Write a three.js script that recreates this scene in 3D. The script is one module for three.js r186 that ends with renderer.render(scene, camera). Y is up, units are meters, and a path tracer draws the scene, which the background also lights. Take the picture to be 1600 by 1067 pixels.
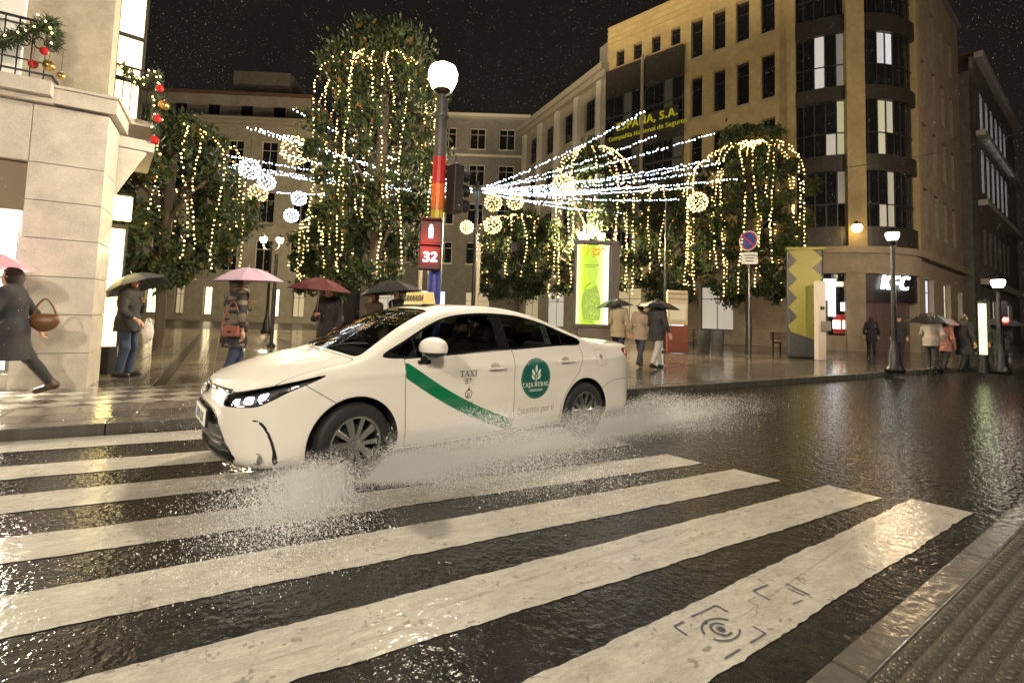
import * as THREE from 'three';
import { mergeGeometries } from 'three/addons/utils/BufferGeometryUtils.js';
import { RoundedBoxGeometry } from 'three/addons/geometries/RoundedBoxGeometry.js';
import { FontLoader } from 'three/addons/loaders/FontLoader.js';
import { TextGeometry } from 'three/addons/geometries/TextGeometry.js';

// ---------------------------------------------------------------- camera, sky, exposure
const scene = new THREE.Scene();
const FOCAL = 750;                                        // in pixels of a 1600 x 1067 picture
const camera = new THREE.PerspectiveCamera(2 * Math.atan(533.5 / FOCAL) * 180 / Math.PI, 1600 / 1067, 0.05, 400);
camera.position.set(0, 1.38, 0);
camera.rotation.set(0.063, 0, 0.033);
camera.setViewOffset(1600, 1067, 18, 88.5, 1600, 1067);   // the lens is shifted, as the photograph's upright walls show
const renderer = new THREE.WebGLRenderer({ antialias: true });
renderer.toneMapping = THREE.LinearToneMapping;
renderer.toneMappingExposure = 1.0;
renderer.shadowMap.enabled = true;
{                                                         // a rainy night sky lit from below by the town
  const w = 64, h = 32, d = new Float32Array(w * h * 4);
  for (let y = 0; y < h; y++) for (let x = 0; x < w; x++) {
    const e = Math.max(0, (y + 0.5) / h * 2 - 1), k = 0.0088 + 0.004 * Math.exp(-e * 4), i = (y * w + x) * 4;
    d[i] = k * 1.15; d[i + 1] = k * 0.98; d[i + 2] = k * 0.82; d[i + 3] = 1;
  }
  const sky = new THREE.DataTexture(d, w, h, THREE.RGBAFormat, THREE.FloatType);
  sky.mapping = THREE.EquirectangularReflectionMapping; sky.magFilter = THREE.LinearFilter; sky.needsUpdate = true;
  scene.background = sky; scene.environment = sky;
}

// ---------------------------------------------------------------- helpers
let seed = 7;
const rnd = () => { seed |= 0; seed = seed + 0x6D2B79F5 | 0; let t = Math.imul(seed ^ seed >>> 15, 1 | seed); t = t + Math.imul(t ^ t >>> 7, 61 | t) ^ t; return ((t ^ t >>> 14) >>> 0) / 4294967296; };
const rr = (a, b) => a + (b - a) * rnd();
const gauss = () => (rnd() + rnd() + rnd() + rnd() - 2) * 0.87;
const lerp = (a, b, t) => a + (b - a) * t, clamp = (x, a, b) => Math.min(b, Math.max(a, x)), smooth = (a, b, x) => { const t = clamp((x - a) / (b - a), 0, 1); return t * t * (3 - 2 * t); };
const V = (x, y, z) => new THREE.Vector3(x, y, z);
const TH = Math.PI / 2 - 1.05;                            // the street runs along this turn: local x along the street, local z towards the near pavement
const EU = [Math.sin(1.05), -Math.cos(1.05)], EN = [Math.cos(1.05), Math.sin(1.05)];
const UN = (u, n, y = 0) => V(u * EU[0] + n * EN[0], y, u * EU[1] + n * EN[1]);
const SKERB = 0.12;                                       // height of the far pavement

const names = new Map();
function numbered(name) { const k = names.get(name) ?? 0; names.set(name, k + 1); return k ? name + '_' + String(k).padStart(3, '0') : name; }
const flat = (g) => (g.index ? g.toNonIndexed() : g);
function merged(list) {
  list = [].concat(list).map(flat);
  const uv = list.every((g) => g.attributes.uv), col = list.every((g) => g.attributes.color);
  for (const g of list) for (const k of Object.keys(g.attributes)) if (!['position', 'normal'].includes(k) && !(k === 'uv' && uv) && !(k === 'color' && col)) g.deleteAttribute(k);
  return list.length === 1 ? list[0] : mergeGeometries(list);
}
function obj(name, geoms, mat, parent = scene) {
  const g = geoms.isBufferGeometry ? geoms : merged(geoms), m = new THREE.Mesh(g, mat);
  m.name = parent === scene ? numbered(name) : name; m.castShadow = m.receiveShadow = true;
  parent.add(m); return m;
}
function tag(o, label, category, group, kind) { Object.assign(o.userData, { label, category }); if (group) o.userData.group = group; if (kind) o.userData.kind = kind; return o; }
function thing(name, label, category, pos = V(0, 0, 0), turn = 0, group) {
  const o = new THREE.Group(); o.name = numbered(name); scene.add(o); o.position.copy(pos); o.rotation.y = turn; return tag(o, label, category, group);
}
function sub(name, parent) { const o = new THREE.Group(); o.name = name; parent.add(o); return o; }
function struct(o) { o.userData.kind = 'structure'; return o; }
function stuff(o, label, category) { o.userData.kind = 'stuff'; if (label) Object.assign(o.userData, { label, category }); return o; }
const bx = (w, h, d, x = 0, y = 0, z = 0) => new THREE.BoxGeometry(w, h, d).translate(x, y, z);
const bb = (x0, x1, y0, y1, z0, z1) => bx(x1 - x0, y1 - y0, z1 - z0, (x0 + x1) / 2, (y0 + y1) / 2, (z0 + z1) / 2);
const rb = (w, h, d, r, x = 0, y = 0, z = 0, s = 2) => new RoundedBoxGeometry(w, h, d, s, r).translate(x, y, z);
const cy = (r0, r1, h, x = 0, y = 0, z = 0, s = 16) => new THREE.CylinderGeometry(r1, r0, h, s).translate(x, y + h / 2, z);
const sph = (r, x = 0, y = 0, z = 0, a = 16, b = 10) => new THREE.SphereGeometry(r, a, b).translate(x, y, z);
function rod(a, b, r, s = 6, r2 = r) {
  const d = b.clone().sub(a), l = d.length(), g = new THREE.CylinderGeometry(r2, r, l, s);
  g.translate(0, l / 2, 0).applyQuaternion(new THREE.Quaternion().setFromUnitVectors(V(0, 1, 0), d.normalize())).translate(a.x, a.y, a.z); return g;
}
const tube = (pts, r, n = 24, s = 6) => new THREE.TubeGeometry(new THREE.CatmullRomCurve3(pts), n, r, s);
const lathe = (p, s = 24) => new THREE.LatheGeometry(p.map(([r, y]) => new THREE.Vector2(Math.max(r, 1e-4), y)), s);
function poly(points, depth, holes = [], bevel = 0) {
  const s = new THREE.Shape(points.map((p) => new THREE.Vector2(...p)));
  for (const h of holes) s.holes.push(new THREE.Path(h.map((p) => new THREE.Vector2(...p))));
  return new THREE.ExtrudeGeometry(s, { depth, bevelEnabled: bevel > 0, bevelSize: bevel, bevelThickness: bevel, bevelSegments: 2, curveSegments: 10 });
}
const rect = (x0, x1, y0, y1) => [[x0, y0], [x1, y0], [x1, y1], [x0, y1]];
const col = (r, g, b) => new THREE.Color().setRGB(r, g, b);

// ---------------------------------------------------------------- computed textures
function noiseField(period, s) {                         // periodic value noise
  const t = new Float32Array(period * period); const keep = seed; seed = s; for (let i = 0; i < t.length; i++) t[i] = rnd(); seed = keep;
  return (x, y) => {
    const xi = Math.floor(x), yi = Math.floor(y), fx = x - xi, fy = y - yi, u = fx * fx * (3 - 2 * fx), v = fy * fy * (3 - 2 * fy);
    const m = (k) => ((k % period) + period) % period, a = t[m(yi) * period + m(xi)], b = t[m(yi) * period + m(xi + 1)], c = t[m(yi + 1) * period + m(xi)], d = t[m(yi + 1) * period + m(xi + 1)];
    return lerp(lerp(a, b, u), lerp(c, d, u), v);
  };
}
function texture(size, f, srgb = false, repeat = 1) {    // f(u, v) -> grey or [r, g, b], 0..1
  const d = new Uint8Array(size * size * 4);
  for (let y = 0; y < size; y++) for (let x = 0; x < size; x++) {
    const c = f(x / size, y / size), i = (y * size + x) * 4;
    for (let k = 0; k < 3; k++) d[i + k] = clamp((Array.isArray(c) ? c[k] : c) * 255, 0, 255);
    d[i + 3] = 255;
  }
  const t = new THREE.DataTexture(d, size, size); t.wrapS = t.wrapT = THREE.RepeatWrapping; t.magFilter = THREE.LinearFilter; t.minFilter = THREE.LinearMipmapLinearFilter; t.generateMipmaps = true;
  if (srgb) t.colorSpace = THREE.SRGBColorSpace;
  t.repeat.set(repeat, repeat); t.needsUpdate = true; return t;
}
const N = { n8: noiseField(8, 11), n16: noiseField(16, 12), n32: noiseField(32, 13), n64: noiseField(64, 14), n128: noiseField(128, 15), n256: noiseField(256, 16) };
const fbm = (u, v) => 0.42 * N.n8(u * 8, v * 8) + 0.27 * N.n16(u * 16, v * 16) + 0.17 * N.n32(u * 32, v * 32) + 0.09 * N.n64(u * 64, v * 64) + 0.05 * N.n128(u * 128, v * 128);
const repeatOf = (t, k) => { const c = t.clone(); c.repeat.set(k, k); c.needsUpdate = true; return c; };
const TX = {};
TX.mottle = texture(512, (u, v) => { const f = fbm(u, v), g = N.n256(u * 256, v * 256); return 0.72 + 0.42 * (f - 0.5) + 0.16 * (g - 0.5); });
TX.grain = texture(512, (u, v) => 0.5 * N.n128(u * 128, v * 128) + 0.5 * N.n256(u * 256, v * 256));
TX.dirt = texture(512, (u, v) => { const f = fbm(u, v), g = N.n128(u * 128, v * 128); return 0.8 + 0.3 * (f - 0.5) - (f < 0.36 ? (0.36 - f) * 2.2 : 0) - (g > 0.93 ? 0.25 : 0); });
// asphalt: pale stones in dark binder, with patches; worn road paint: hairline cracks, chips and tyre grime along the stripe
TX.asphalt = texture(1024, (u, v) => { const f = fbm(u, v), g = N.n256(u * 256, v * 256), k = N.n256(v * 256 + 31.5, u * 256 + 7.5); return 0.55 + 0.5 * (f - 0.5) + (g > 0.72 ? 0.35 : 0) * (k > 0.4 ? 1 : 0.3) - (k < 0.2 ? 0.15 : 0); });
TX.worn = texture(1024, (u, v) => {
  const f = fbm(u, v), s = N.n64(u * 16, v * 64) * 0.5 + N.n256(u * 64, v * 256) * 0.5, g = N.n256(u * 256, v * 256), cr = Math.abs(N.n16(u * 16 + 2 * f, v * 16) - 0.5);
  const w = N.n32(u * 32 + 5.3, v * 32 + 1.7), h = N.n128(u * 128, v * 128); let c = 0.80 + 0.30 * (f - 0.5) + 0.34 * (s - 0.5) + 0.16 * (g - 0.5); if (cr < 0.006 && f > 0.50) c -= 0.38; if (w > 0.80 && h > 0.66) c = 0.42 + 0.15 * g; if (g > 0.90 && f < 0.55) c -= 0.3; return c;
});
// running water on the ground: small wind-blown waves, rings of rain drops, and the stones of the asphalt
TX.water = (() => {
  const S = 1024, h = new Float32Array(S * S);
  for (let y = 0; y < S; y++) for (let x = 0; x < S; x++) {
    const u = x / S, v = y / S, w = 0.03 * Math.sin(2 * Math.PI * (u + v)) ;
    h[y * S + x] = 0.34 * N.n32(u * 32, v * 32 + w) + 0.30 * N.n64(u * 64, v * 64) + 0.14 * N.n128(u * 128, v * 128) + 0.05 * N.n256(u * 256, v * 256);
  }
  const keep = seed; seed = 99;
  for (let k = 0; k < 520; k++) {
    const cx = rnd() * S, cyy = rnd() * S, R = rr(3, 12), a = rr(0.05, 0.16);
    for (let y = -R - 6 | 0; y <= R + 6; y++) for (let x = -R - 6 | 0; x <= R + 6; x++) {
      const r = Math.hypot(x, y), q = Math.exp(-((r - R) ** 2) / 7) * Math.cos((r - R) * 1.0) * a;
      if (Math.abs(q) > 0.004) { const i = (((cyy + y | 0) + S) % S) * S + ((cx + x | 0) + S) % S; h[i] += q; }
    }
  }
  seed = keep;
  let lo = 9, hi = -9; for (const q of h) { lo = Math.min(lo, q); hi = Math.max(hi, q); }
  return texture(S, (u, v) => (h[Math.round(v * S) * S + Math.round(u * S)] - lo) / (hi - lo));
})();

// ---------------------------------------------------------------- materials
const M = {};
const std = (c, roughness = 0.7, o = {}) => new THREE.MeshStandardMaterial({ color: Array.isArray(c) ? col(...c) : c, roughness, ...o });
const phy = (c, roughness = 0.5, o = {}) => new THREE.MeshPhysicalMaterial({ color: Array.isArray(c) ? col(...c) : c, roughness, ...o });
const glow = (c, k, o = {}) => new THREE.MeshStandardMaterial({ color: col(0.5, 0.5, 0.5), roughness: 0.5, emissive: col(...c), emissiveIntensity: k, ...o });
M.iron = std([0.02, 0.02, 0.022], 0.35, { metalness: 0.4 });
M.steel = std([0.35, 0.35, 0.36], 0.3, { metalness: 0.9 });
M.cable = std([0.015, 0.015, 0.015], 0.7);
M.darkGlass = phy([0.012, 0.012, 0.014], 0.08);
M.black = std([0.012, 0.012, 0.013], 0.5);
M.white = std([0.75, 0.75, 0.73], 0.45);
const fontR0 = await new FontLoader().loadAsync('fonts/droid/droid_sans_regular.typeface.json'), font = await new FontLoader().loadAsync('fonts/droid/droid_sans_bold.typeface.json');
M.warmBulb = glow([1, 0.60, 0.18], 15); M.coldBulb = glow([0.72, 0.86, 1], 16);
M.skin = phy([0.48, 0.28, 0.19], 0.5, { sheen: 0.2 });
function letters(text, size, depth, f = font) { const g = new TextGeometry(text, { font: f, size, depth, curveSegments: 4, bevelEnabled: false }); g.computeBoundingBox(); const b = g.boundingBox; return g.translate(-(b.min.x + b.max.x) / 2, -(b.min.y + b.max.y) / 2, 0); }

// ---------------------------------------------------------------- ground
M.asphalt = phy([0.040, 0.038, 0.037], 0.07, { map: repeatOf(TX.asphalt, 0.7), bumpMap: repeatOf(TX.water, 0.7), bumpScale: 0.0055, ior: 1.36 });
M.paint = phy([0.46, 0.445, 0.40], 0.13, { map: repeatOf(TX.worn, 0.5), bumpMap: repeatOf(TX.water, 0.7), bumpScale: 0.003, ior: 1.34 });
M.stone1 = phy([0.24, 0.215, 0.18], 0.07, { map: repeatOf(TX.mottle, 0.7), bumpMap: repeatOf(TX.water, 0.4), bumpScale: 0.0032 });
M.stone2 = phy([0.13, 0.117, 0.10], 0.07, { map: repeatOf(TX.mottle, 0.6), bumpMap: repeatOf(TX.water, 0.4), bumpScale: 0.0032 });
M.stone3 = phy([0.055, 0.05, 0.045], 0.08, { map: repeatOf(TX.mottle, 0.6), bumpMap: repeatOf(TX.water, 0.4), bumpScale: 0.0032 });
M.tileWhite = phy([0.55, 0.52, 0.45], 0.13, { map: repeatOf(TX.mottle, 0.8), bumpMap: repeatOf(TX.water, 0.5), bumpScale: 0.003 });
M.tileGrey = phy([0.17, 0.155, 0.13], 0.13, { map: repeatOf(TX.mottle, 0.8), bumpMap: repeatOf(TX.water, 0.5), bumpScale: 0.003 });
M.kerb = phy([0.12, 0.112, 0.098], 0.2, { map: repeatOf(TX.mottle, 0.9), bumpMap: repeatOf(TX.water, 0.5), bumpScale: 0.004 });
M.tactile = phy([0.075, 0.068, 0.054], 0.2, { map: repeatOf(TX.mottle, 0.9), bumpMap: repeatOf(TX.grain, 2), bumpScale: 0.001 });
M.joint = phy([0.03, 0.028, 0.025], 0.3);
function planUV(g) { const p = g.attributes.position, uv = new Float32Array(p.count * 2); for (let i = 0; i < p.count; i++) { uv[2 * i] = p.getX(i); uv[2 * i + 1] = -p.getZ(i); } g.setAttribute('uv', new THREE.BufferAttribute(uv, 2)); return g; }
const streetTurn = (o) => { o.rotation.y = TH; return o; };
{
  const g = planUV(new THREE.PlaneGeometry(360, 360, 1, 1).rotateX(-Math.PI / 2));
  struct(obj('road', g, M.asphalt)).position.set(0, 0, -60);
}
// the crossing: seven broad stripes, their edges worn ragged
{
  const slopes = [-0.05, 0.02, 0.05, 0.075, 0.08, 0.08, 0.08], ends = [5.02, 4.72, 4.36, 4.15, 4.0, 3.9, 3.8], centres = [-1.40, -2.14, -2.86, -3.55, -4.34, -5.12, -6.02], half = [0.175, 0.18, 0.19, 0.18, 0.19, 0.19, 0.22];
  const n1 = noiseField(64, 31);
  for (let k = 0; k < 7; k++) {
    const a = [], b = [], u0 = -3.4, u1 = ends[k], w = half[k];
    for (let i = 0; i <= 240; i++) {
      const u = lerp(u0, u1, i / 240), c = centres[k] + slopes[k] * (u - 1), j = (q) => 0.008 * (n1(u * 2.1 + q, k * 3.1) - 0.5) + 0.012 * (n1(u * 9 + q, k * 5.7) - 0.5) + 0.010 * (n1(u * 31 + q, 7 + k) - 0.5);
      a.push([u, -(c + w + j(3))]); b.push([u - 0.09 * (i === 240), -(c - w + j(17))]);
    }
    const g = new THREE.ShapeGeometry(new THREE.Shape([...a, ...b.reverse()].map((p) => new THREE.Vector2(...p)))).rotateX(-Math.PI / 2).translate(0, 0.004, 0);
    struct(streetTurn(obj('crosswalk_stripe', planUV(g), M.paint)));
  }
  // stencilled marks on the nearest stripe, half rubbed off: an eye in a dashed frame, and a second, fainter frame
  const ink = phy([0.07, 0.075, 0.10], 0.3, { bumpMap: repeatOf(TX.water, 0.62), bumpScale: 0.003 });
  const mark = (cu, cn, turn, shapes, label) => {
    const list = shapes.map((pts) => new THREE.ShapeGeometry(new THREE.Shape(pts.map((p) => new THREE.Vector2(...p)))).rotateX(-Math.PI / 2));
    const m = obj('stencil_mark', planUV(merged(list)), ink); m.position.copy(UN(cu, cn, 0.0075)); m.rotation.y = TH + turn; tag(m, label, 'road mark'); struct(m); return m;
  };
  const arc = (r, a0, a1, w, sx = 1, sy = 1, ox = 0, oy = 0) => { const o = [], i = []; for (let k = 0; k <= 14; k++) { const t = lerp(a0, a1, k / 14), wob = w * (0.75 + 0.5 * N.n32(k * 0.9, r * 40)); o.push([ox + sx * (r + wob) * Math.cos(t), oy + sy * (r + wob) * Math.sin(t)]); i.push([ox + sx * (r - wob) * Math.cos(t), oy + sy * (r - wob) * Math.sin(t)]); } return [...o, ...i.reverse()]; };
  const bar = (x0, y0, x1, y1, w) => { const dx = x1 - x0, dy = y1 - y0, l = Math.hypot(dx, dy), nx = -dy / l * w, ny = dx / l * w; return [[x0 + nx, y0 + ny], [lerp(x0, x1, 0.4) + nx * 0.7, lerp(y0, y1, 0.4) + ny * 0.7], [x1 + nx, y1 + ny], [x1 - nx * 0.8, y1 - ny * 0.8], [x0 - nx, y0 - ny]]; };
  mark(2.02, -1.43, 0.05, [arc(0.085, 0.3, 2.9, 0.006, 1.15, 0.8), arc(0.085, 3.5, 5.6, 0.005, 1.15, 0.8), arc(0.042, 0.2, 5.2, 0.006), arc(0.012, 0, 6.28, 0.009), bar(-0.17, 0.12, -0.10, 0.12, 0.006), bar(-0.04, 0.125, 0.15, 0.12, 0.005), bar(-0.17, 0.12, -0.17, 0.05, 0.006), bar(0.15, 0.12, 0.15, 0.06, 0.006), bar(-0.16, -0.12, -0.05, -0.12, 0.005), bar(0.03, -0.12, 0.15, -0.12, 0.005), bar(0.15, -0.12, 0.15, -0.06, 0.004)], 'dark stencilled eye in a dashed frame on the nearest white stripe');
  mark(2.56, -1.46, 0.0, [bar(-0.11, 0.09, 0.02, 0.09, 0.006), bar(-0.11, 0.09, -0.11, 0.0, 0.005), bar(0.12, 0.05, 0.12, -0.07, 0.007), bar(0.08, 0.02, 0.09, -0.06, 0.005), bar(-0.04, -0.07, 0.04, -0.075, 0.004)], 'faint broken stencilled frame farther along the nearest white stripe');
}
// kerb stones along both sides
function kerbRow(n0, n1, u0, u1, y0, y1, len, parent) {
  const g = planUV(rb(len - 0.008, y1 - y0, Math.abs(n1 - n0), 0.012, 0, (y0 + y1) / 2, 0, 2));
  for (let u = u0; u < u1; u += len) { const m = obj('kerb_stone', g, M.kerb, parent); m.position.set(u + len / 2, rr(-0.002, 0.002), (n0 + n1) / 2); }
}
const farPavement = struct(new THREE.Group()); farPavement.name = 'plaza_pavement'; scene.add(farPavement); streetTurn(farPavement);
{
  const p = farPavement;
  obj('paving_bed', planUV(bb(-40, 110, -0.3, 0.106, -120, -6.72)), M.joint, p);
  kerbRow(-6.72, -6.45, -8, 30, -0.1, SKERB, 1.0, p);
  // a plain strip of slabs behind the kerb, then the chequered tiles before the stone building
  const slab = planUV(rb(0.592, 0.03, 0.432, 0.006, 0, 0, 0, 1));
  for (let u = -5; u < 6; u += 0.6) for (const n of [-6.945, -7.385]) { const m = obj('paving_slab', slab, rnd() < 0.6 ? M.stone2 : M.stone1, p); m.position.set(u + 0.3, 0.105 + rr(-0.001, 0.002), n); }
  const tile = planUV(new THREE.BoxGeometry(0.292, 0.03, 0.292).rotateY(Math.PI / 4));
  const q = 0.298 * Math.SQRT1_2;
  let count = 0;
  for (let i = -24; i < 22; i++) for (let j = 0; j < 8; j++) {
    if ((i + j) % 2) continue;
    const u = i * q, n = -7.62 - 0.2 - j * q; if (n < -9.2 || u < -4.6 || u > 3.6) continue;
    const m = obj('paving_tile', tile, j % 2 ? M.tileGrey : M.tileWhite, p); m.position.set(u, 0.106 + rr(-0.001, 0.0015), n); count++;
  }
  // large plaza slabs with dark bands running back from the street
  const big = planUV(rb(0.592, 0.03, 0.292, 0.005, 0, 0, 0, 1)), band = planUV(rb(0.192, 0.03, 0.592, 0.005, 0, 0, 0, 1));
  const rest = [[], [], []]; let single = 0;
  for (let b = 0; b < 18; b++) {
    const u0 = -5 + b * 1.4;
    for (let n = -9.35; n > -30; n -= 0.6) {
      if (n > -14.5 && u0 > -3 && u0 < 9 && single < 60) { const m = obj('band_slab', band, M.stone3, p); m.position.set(u0, 0.106, n); single++; } else rest[2].push(band.clone().translate(u0, 0.106, n));
    }
  }
  single = 0;
  for (let n = -9.2; n > -30; n -= 0.3) for (let b = 0; b < 18; b++) for (let k = 0; k < 2; k++) {
    const u = -5 + b * 1.4 + 0.1 + 0.3 + k * 0.6, mat = rnd() < 0.55 ? 0 : 1;
    if (n > -12 && u > -2 && u < 9 && single < 190) { const m = obj('paving_slab', big, mat ? M.stone2 : M.stone1, p); m.position.set(u, 0.106 + rr(-0.001, 0.0015), n); single++; } else rest[mat].push(big.clone().translate(u, 0.106 + rr(-0.001, 0.0015), n));
  }
  [M.stone1, M.stone2, M.stone3].forEach((mat, i) => stuff(obj('distant_paving', merged(rest[i]), mat, p)));
  // right of the chequered part the same plaza slabs come forward to the kerb
  const front = [];
  for (let u = 6.0; u < 34; u += 0.6) for (let n = -6.88; n > -9.1; n -= 0.3) front.push(big.clone().translate(u + 0.3, 0.106 + rr(-0.001, 0.0015), n));
  for (let u = 3.7; u < 6; u += 0.6) for (let n = -7.75; n > -9.1; n -= 0.3) front.push(big.clone().translate(u + 0.3, 0.106 + rr(-0.001, 0.0015), n));
  for (let u = 20.3; u < 40; u += 0.6) for (let n = -9.2; n > -16; n -= 0.3) front.push(big.clone().translate(u + 0.3, 0.106 + rr(-0.001, 0.0015), n));
  stuff(obj('kerbside_paving', merged(front), M.stone2, p));
}
const nearPavement = struct(new THREE.Group()); nearPavement.name = 'near_pavement'; scene.add(nearPavement); nearPavement.rotation.y = TH + 0.07;
{
  const p = nearPavement;
  obj('paving_bed', planUV(bb(-9, 40, -0.2, 0.012, -0.79, 30)), M.joint, p);
  kerbRow(-0.92, -0.79, -4, 14, -0.1, 0.028, 0.9, p);
  // pavers with raised domes beside the dropped kerb
  const dome = new THREE.SphereGeometry(0.0255, 10, 4, 0, 6.2832, 0, 1.45).scale(1, 0.62, 1), list = [bx(0.248, 0.03, 0.248, 0, 0, 0)];
  for (let i = 0; i < 4; i++) for (let j = 0; j < 4; j++) list.push(dome.clone().translate(-0.0938 + i * 0.0625, 0.0138, -0.0938 + j * 0.0625));
  const tile = planUV(merged(list)); let c = 0; const rest = [];
  for (let n = -0.66; n < 1.4; n += 0.25) for (let u = 0.4; u < 9; u += 0.25) {
    if (c < 260 && u < 6 && n < 0.4) { const m = obj('tactile_paver', tile, M.tactile, p); m.position.set(u, 0.012 + rr(-0.001, 0.001), n); c++; } else rest.push(tile.clone().translate(u, 0.012, n));
  }
  stuff(obj('distant_pavers', merged(rest), M.tactile, p));
}

// ---------------------------------------------------------------- meshing of smooth solids
// surface nets: f(x, y, z) < 0 inside; returns { p, n, i }
function solid(f, lo, hi, cell, polish = 2) {
  const nx = Math.ceil((hi[0] - lo[0]) / cell) + 1, ny = Math.ceil((hi[1] - lo[1]) / cell) + 1, nz = Math.ceil((hi[2] - lo[2]) / cell) + 1, F = new Float32Array(nx * ny * nz);
  for (let k = 0, q = 0; k < nz; k++) for (let j = 0; j < ny; j++) for (let i = 0; i < nx; i++, q++) F[q] = f(lo[0] + i * cell, lo[1] + j * cell, lo[2] + k * cell);
  const at = (i, j, k) => (k * ny + j) * nx + i, id = new Int32Array(nx * ny * nz).fill(-1), p = [], idx = [];
  const c = new Float32Array(8);
  for (let k = 0; k < nz - 1; k++) for (let j = 0; j < ny - 1; j++) for (let i = 0; i < nx - 1; i++) {
    let mask = 0;
    for (let b = 0; b < 8; b++) { const v = F[at(i + (b & 1), j + (b >> 1 & 1), k + (b >> 2))]; c[b] = v; if (v < 0) mask |= 1 << b; }
    if (!mask || mask === 255) continue;
    let x = 0, y = 0, z = 0, n = 0;
    for (let a = 0; a < 8; a++) for (const d of [1, 2, 4]) { if (a & d) continue; const b = a | d; if ((mask >> a & 1) === (mask >> b & 1)) continue; const t = c[a] / (c[a] - c[b]); x += (a & 1) + (d === 1 ? t : 0); y += (a >> 1 & 1) + (d === 2 ? t : 0); z += (a >> 2) + (d === 4 ? t : 0); n++; }
    id[at(i, j, k)] = p.length / 3; p.push(lo[0] + (i + x / n) * cell, lo[1] + (j + y / n) * cell, lo[2] + (k + z / n) * cell);
  }
  const quad = (a, b, c, d, flip) => { if (a < 0 || b < 0 || c < 0 || d < 0) return; flip ? idx.push(a, c, b, a, d, c) : idx.push(a, b, c, a, c, d); };
  for (let k = 1; k < nz - 1; k++) for (let j = 1; j < ny - 1; j++) for (let i = 1; i < nx - 1; i++) {
    const v = F[at(i, j, k)] < 0;
    if (v !== F[at(i + 1, j, k)] < 0) quad(id[at(i, j - 1, k - 1)], id[at(i, j, k - 1)], id[at(i, j, k)], id[at(i, j - 1, k)], !v);
    if (v !== F[at(i, j + 1, k)] < 0) quad(id[at(i - 1, j, k - 1)], id[at(i - 1, j, k)], id[at(i, j, k)], id[at(i, j, k - 1)], !v);
    if (v !== F[at(i, j, k + 1)] < 0) quad(id[at(i - 1, j - 1, k)], id[at(i, j - 1, k)], id[at(i, j, k)], id[at(i - 1, j, k)], !v);
  }
  const n = new Array(p.length), e = cell * 0.35;
  for (let q = 0; q < p.length; q += 3) {
    let gx, gy, gz, l;
    for (let s = 0; s <= polish; s++) {
      const [x, y, z] = [p[q], p[q + 1], p[q + 2]];
      gx = (f(x + e, y, z) - f(x - e, y, z)) / (2 * e); gy = (f(x, y + e, z) - f(x, y - e, z)) / (2 * e); gz = (f(x, y, z + e) - f(x, y, z - e)) / (2 * e); l = Math.hypot(gx, gy, gz) || 1;
      if (s < polish) { const d = clamp(f(x, y, z) / l, -cell, cell); p[q] -= gx / l * d; p[q + 1] -= gy / l * d; p[q + 2] -= gz / l * d; }
    }
    n[q] = gx / l; n[q + 1] = gy / l; n[q + 2] = gz / l;
  }
  return { p, n, i: idx };
}
// the part of a mesh where phi < 0, cut cleanly along phi = 0
function clip(m, phi) {
  const c = m.p.length / 3, h = new Float32Array(c), map = new Int32Array(c).fill(-1), p = [], n = [], idx = [], cut = new Map();
  for (let v = 0; v < c; v++) h[v] = phi(m.p[3 * v], m.p[3 * v + 1], m.p[3 * v + 2], m.n[3 * v], m.n[3 * v + 1], m.n[3 * v + 2]);
  const keep = (v) => { if (map[v] < 0) { map[v] = p.length / 3; for (let k = 0; k < 3; k++) { p.push(m.p[3 * v + k]); n.push(m.n[3 * v + k]); } } return map[v]; };
  const edge = (a, b) => { const key = a < b ? a * c + b : b * c + a; if (!cut.has(key)) { const t = h[a] / (h[a] - h[b]); cut.set(key, p.length / 3); for (let k = 0; k < 3; k++) { p.push(lerp(m.p[3 * a + k], m.p[3 * b + k], t)); n.push(lerp(m.n[3 * a + k], m.n[3 * b + k], t)); } } return cut.get(key); };
  for (let q = 0; q < m.i.length; q += 3) {
    const t = [m.i[q], m.i[q + 1], m.i[q + 2]], s = t.map((v) => h[v] < 0), k = s[0] + s[1] + s[2];
    if (!k) continue;
    if (k === 3) { idx.push(...t.map(keep)); continue; }
    if (k === 1) { const a = s.indexOf(true), [A, B, C] = [t[a], t[(a + 1) % 3], t[(a + 2) % 3]]; idx.push(keep(A), edge(A, B), edge(A, C)); } else { const a = s.indexOf(false), [A, B, C] = [t[a], t[(a + 1) % 3], t[(a + 2) % 3]], x = edge(A, B), y = edge(A, C), b = keep(B), d = keep(C); idx.push(x, b, d, x, d, y); }
  }
  return { p, n, i: idx };
}
const offset = (m, d) => ({ p: m.p.map((v, k) => v + m.n[k] * d), n: m.n, i: m.i });
function geo(m) {
  const g = new THREE.BufferGeometry(); g.setAttribute('position', new THREE.Float32BufferAttribute(m.p, 3)); g.setAttribute('normal', new THREE.Float32BufferAttribute(m.n, 3)); g.setIndex(m.i);
  return g;
}
const smin = (a, b, k) => { const h = Math.max(k - Math.abs(a - b), 0) / k; return Math.min(a, b) - h * h * k * 0.25; }, smax = (a, b, k) => -smin(-a, -b, k);
function capsule(x, y, z, a, b, ra, rb2) { const bx_ = b[0] - a[0], by = b[1] - a[1], bz = b[2] - a[2], px = x - a[0], py = y - a[1], pz = z - a[2], l = bx_ * bx_ + by * by + bz * bz || 1e-9, t = clamp((px * bx_ + py * by + pz * bz) / l, 0, 1); return Math.hypot(px - bx_ * t, py - by * t, pz - bz * t) - lerp(ra, rb2, t); }
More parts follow.
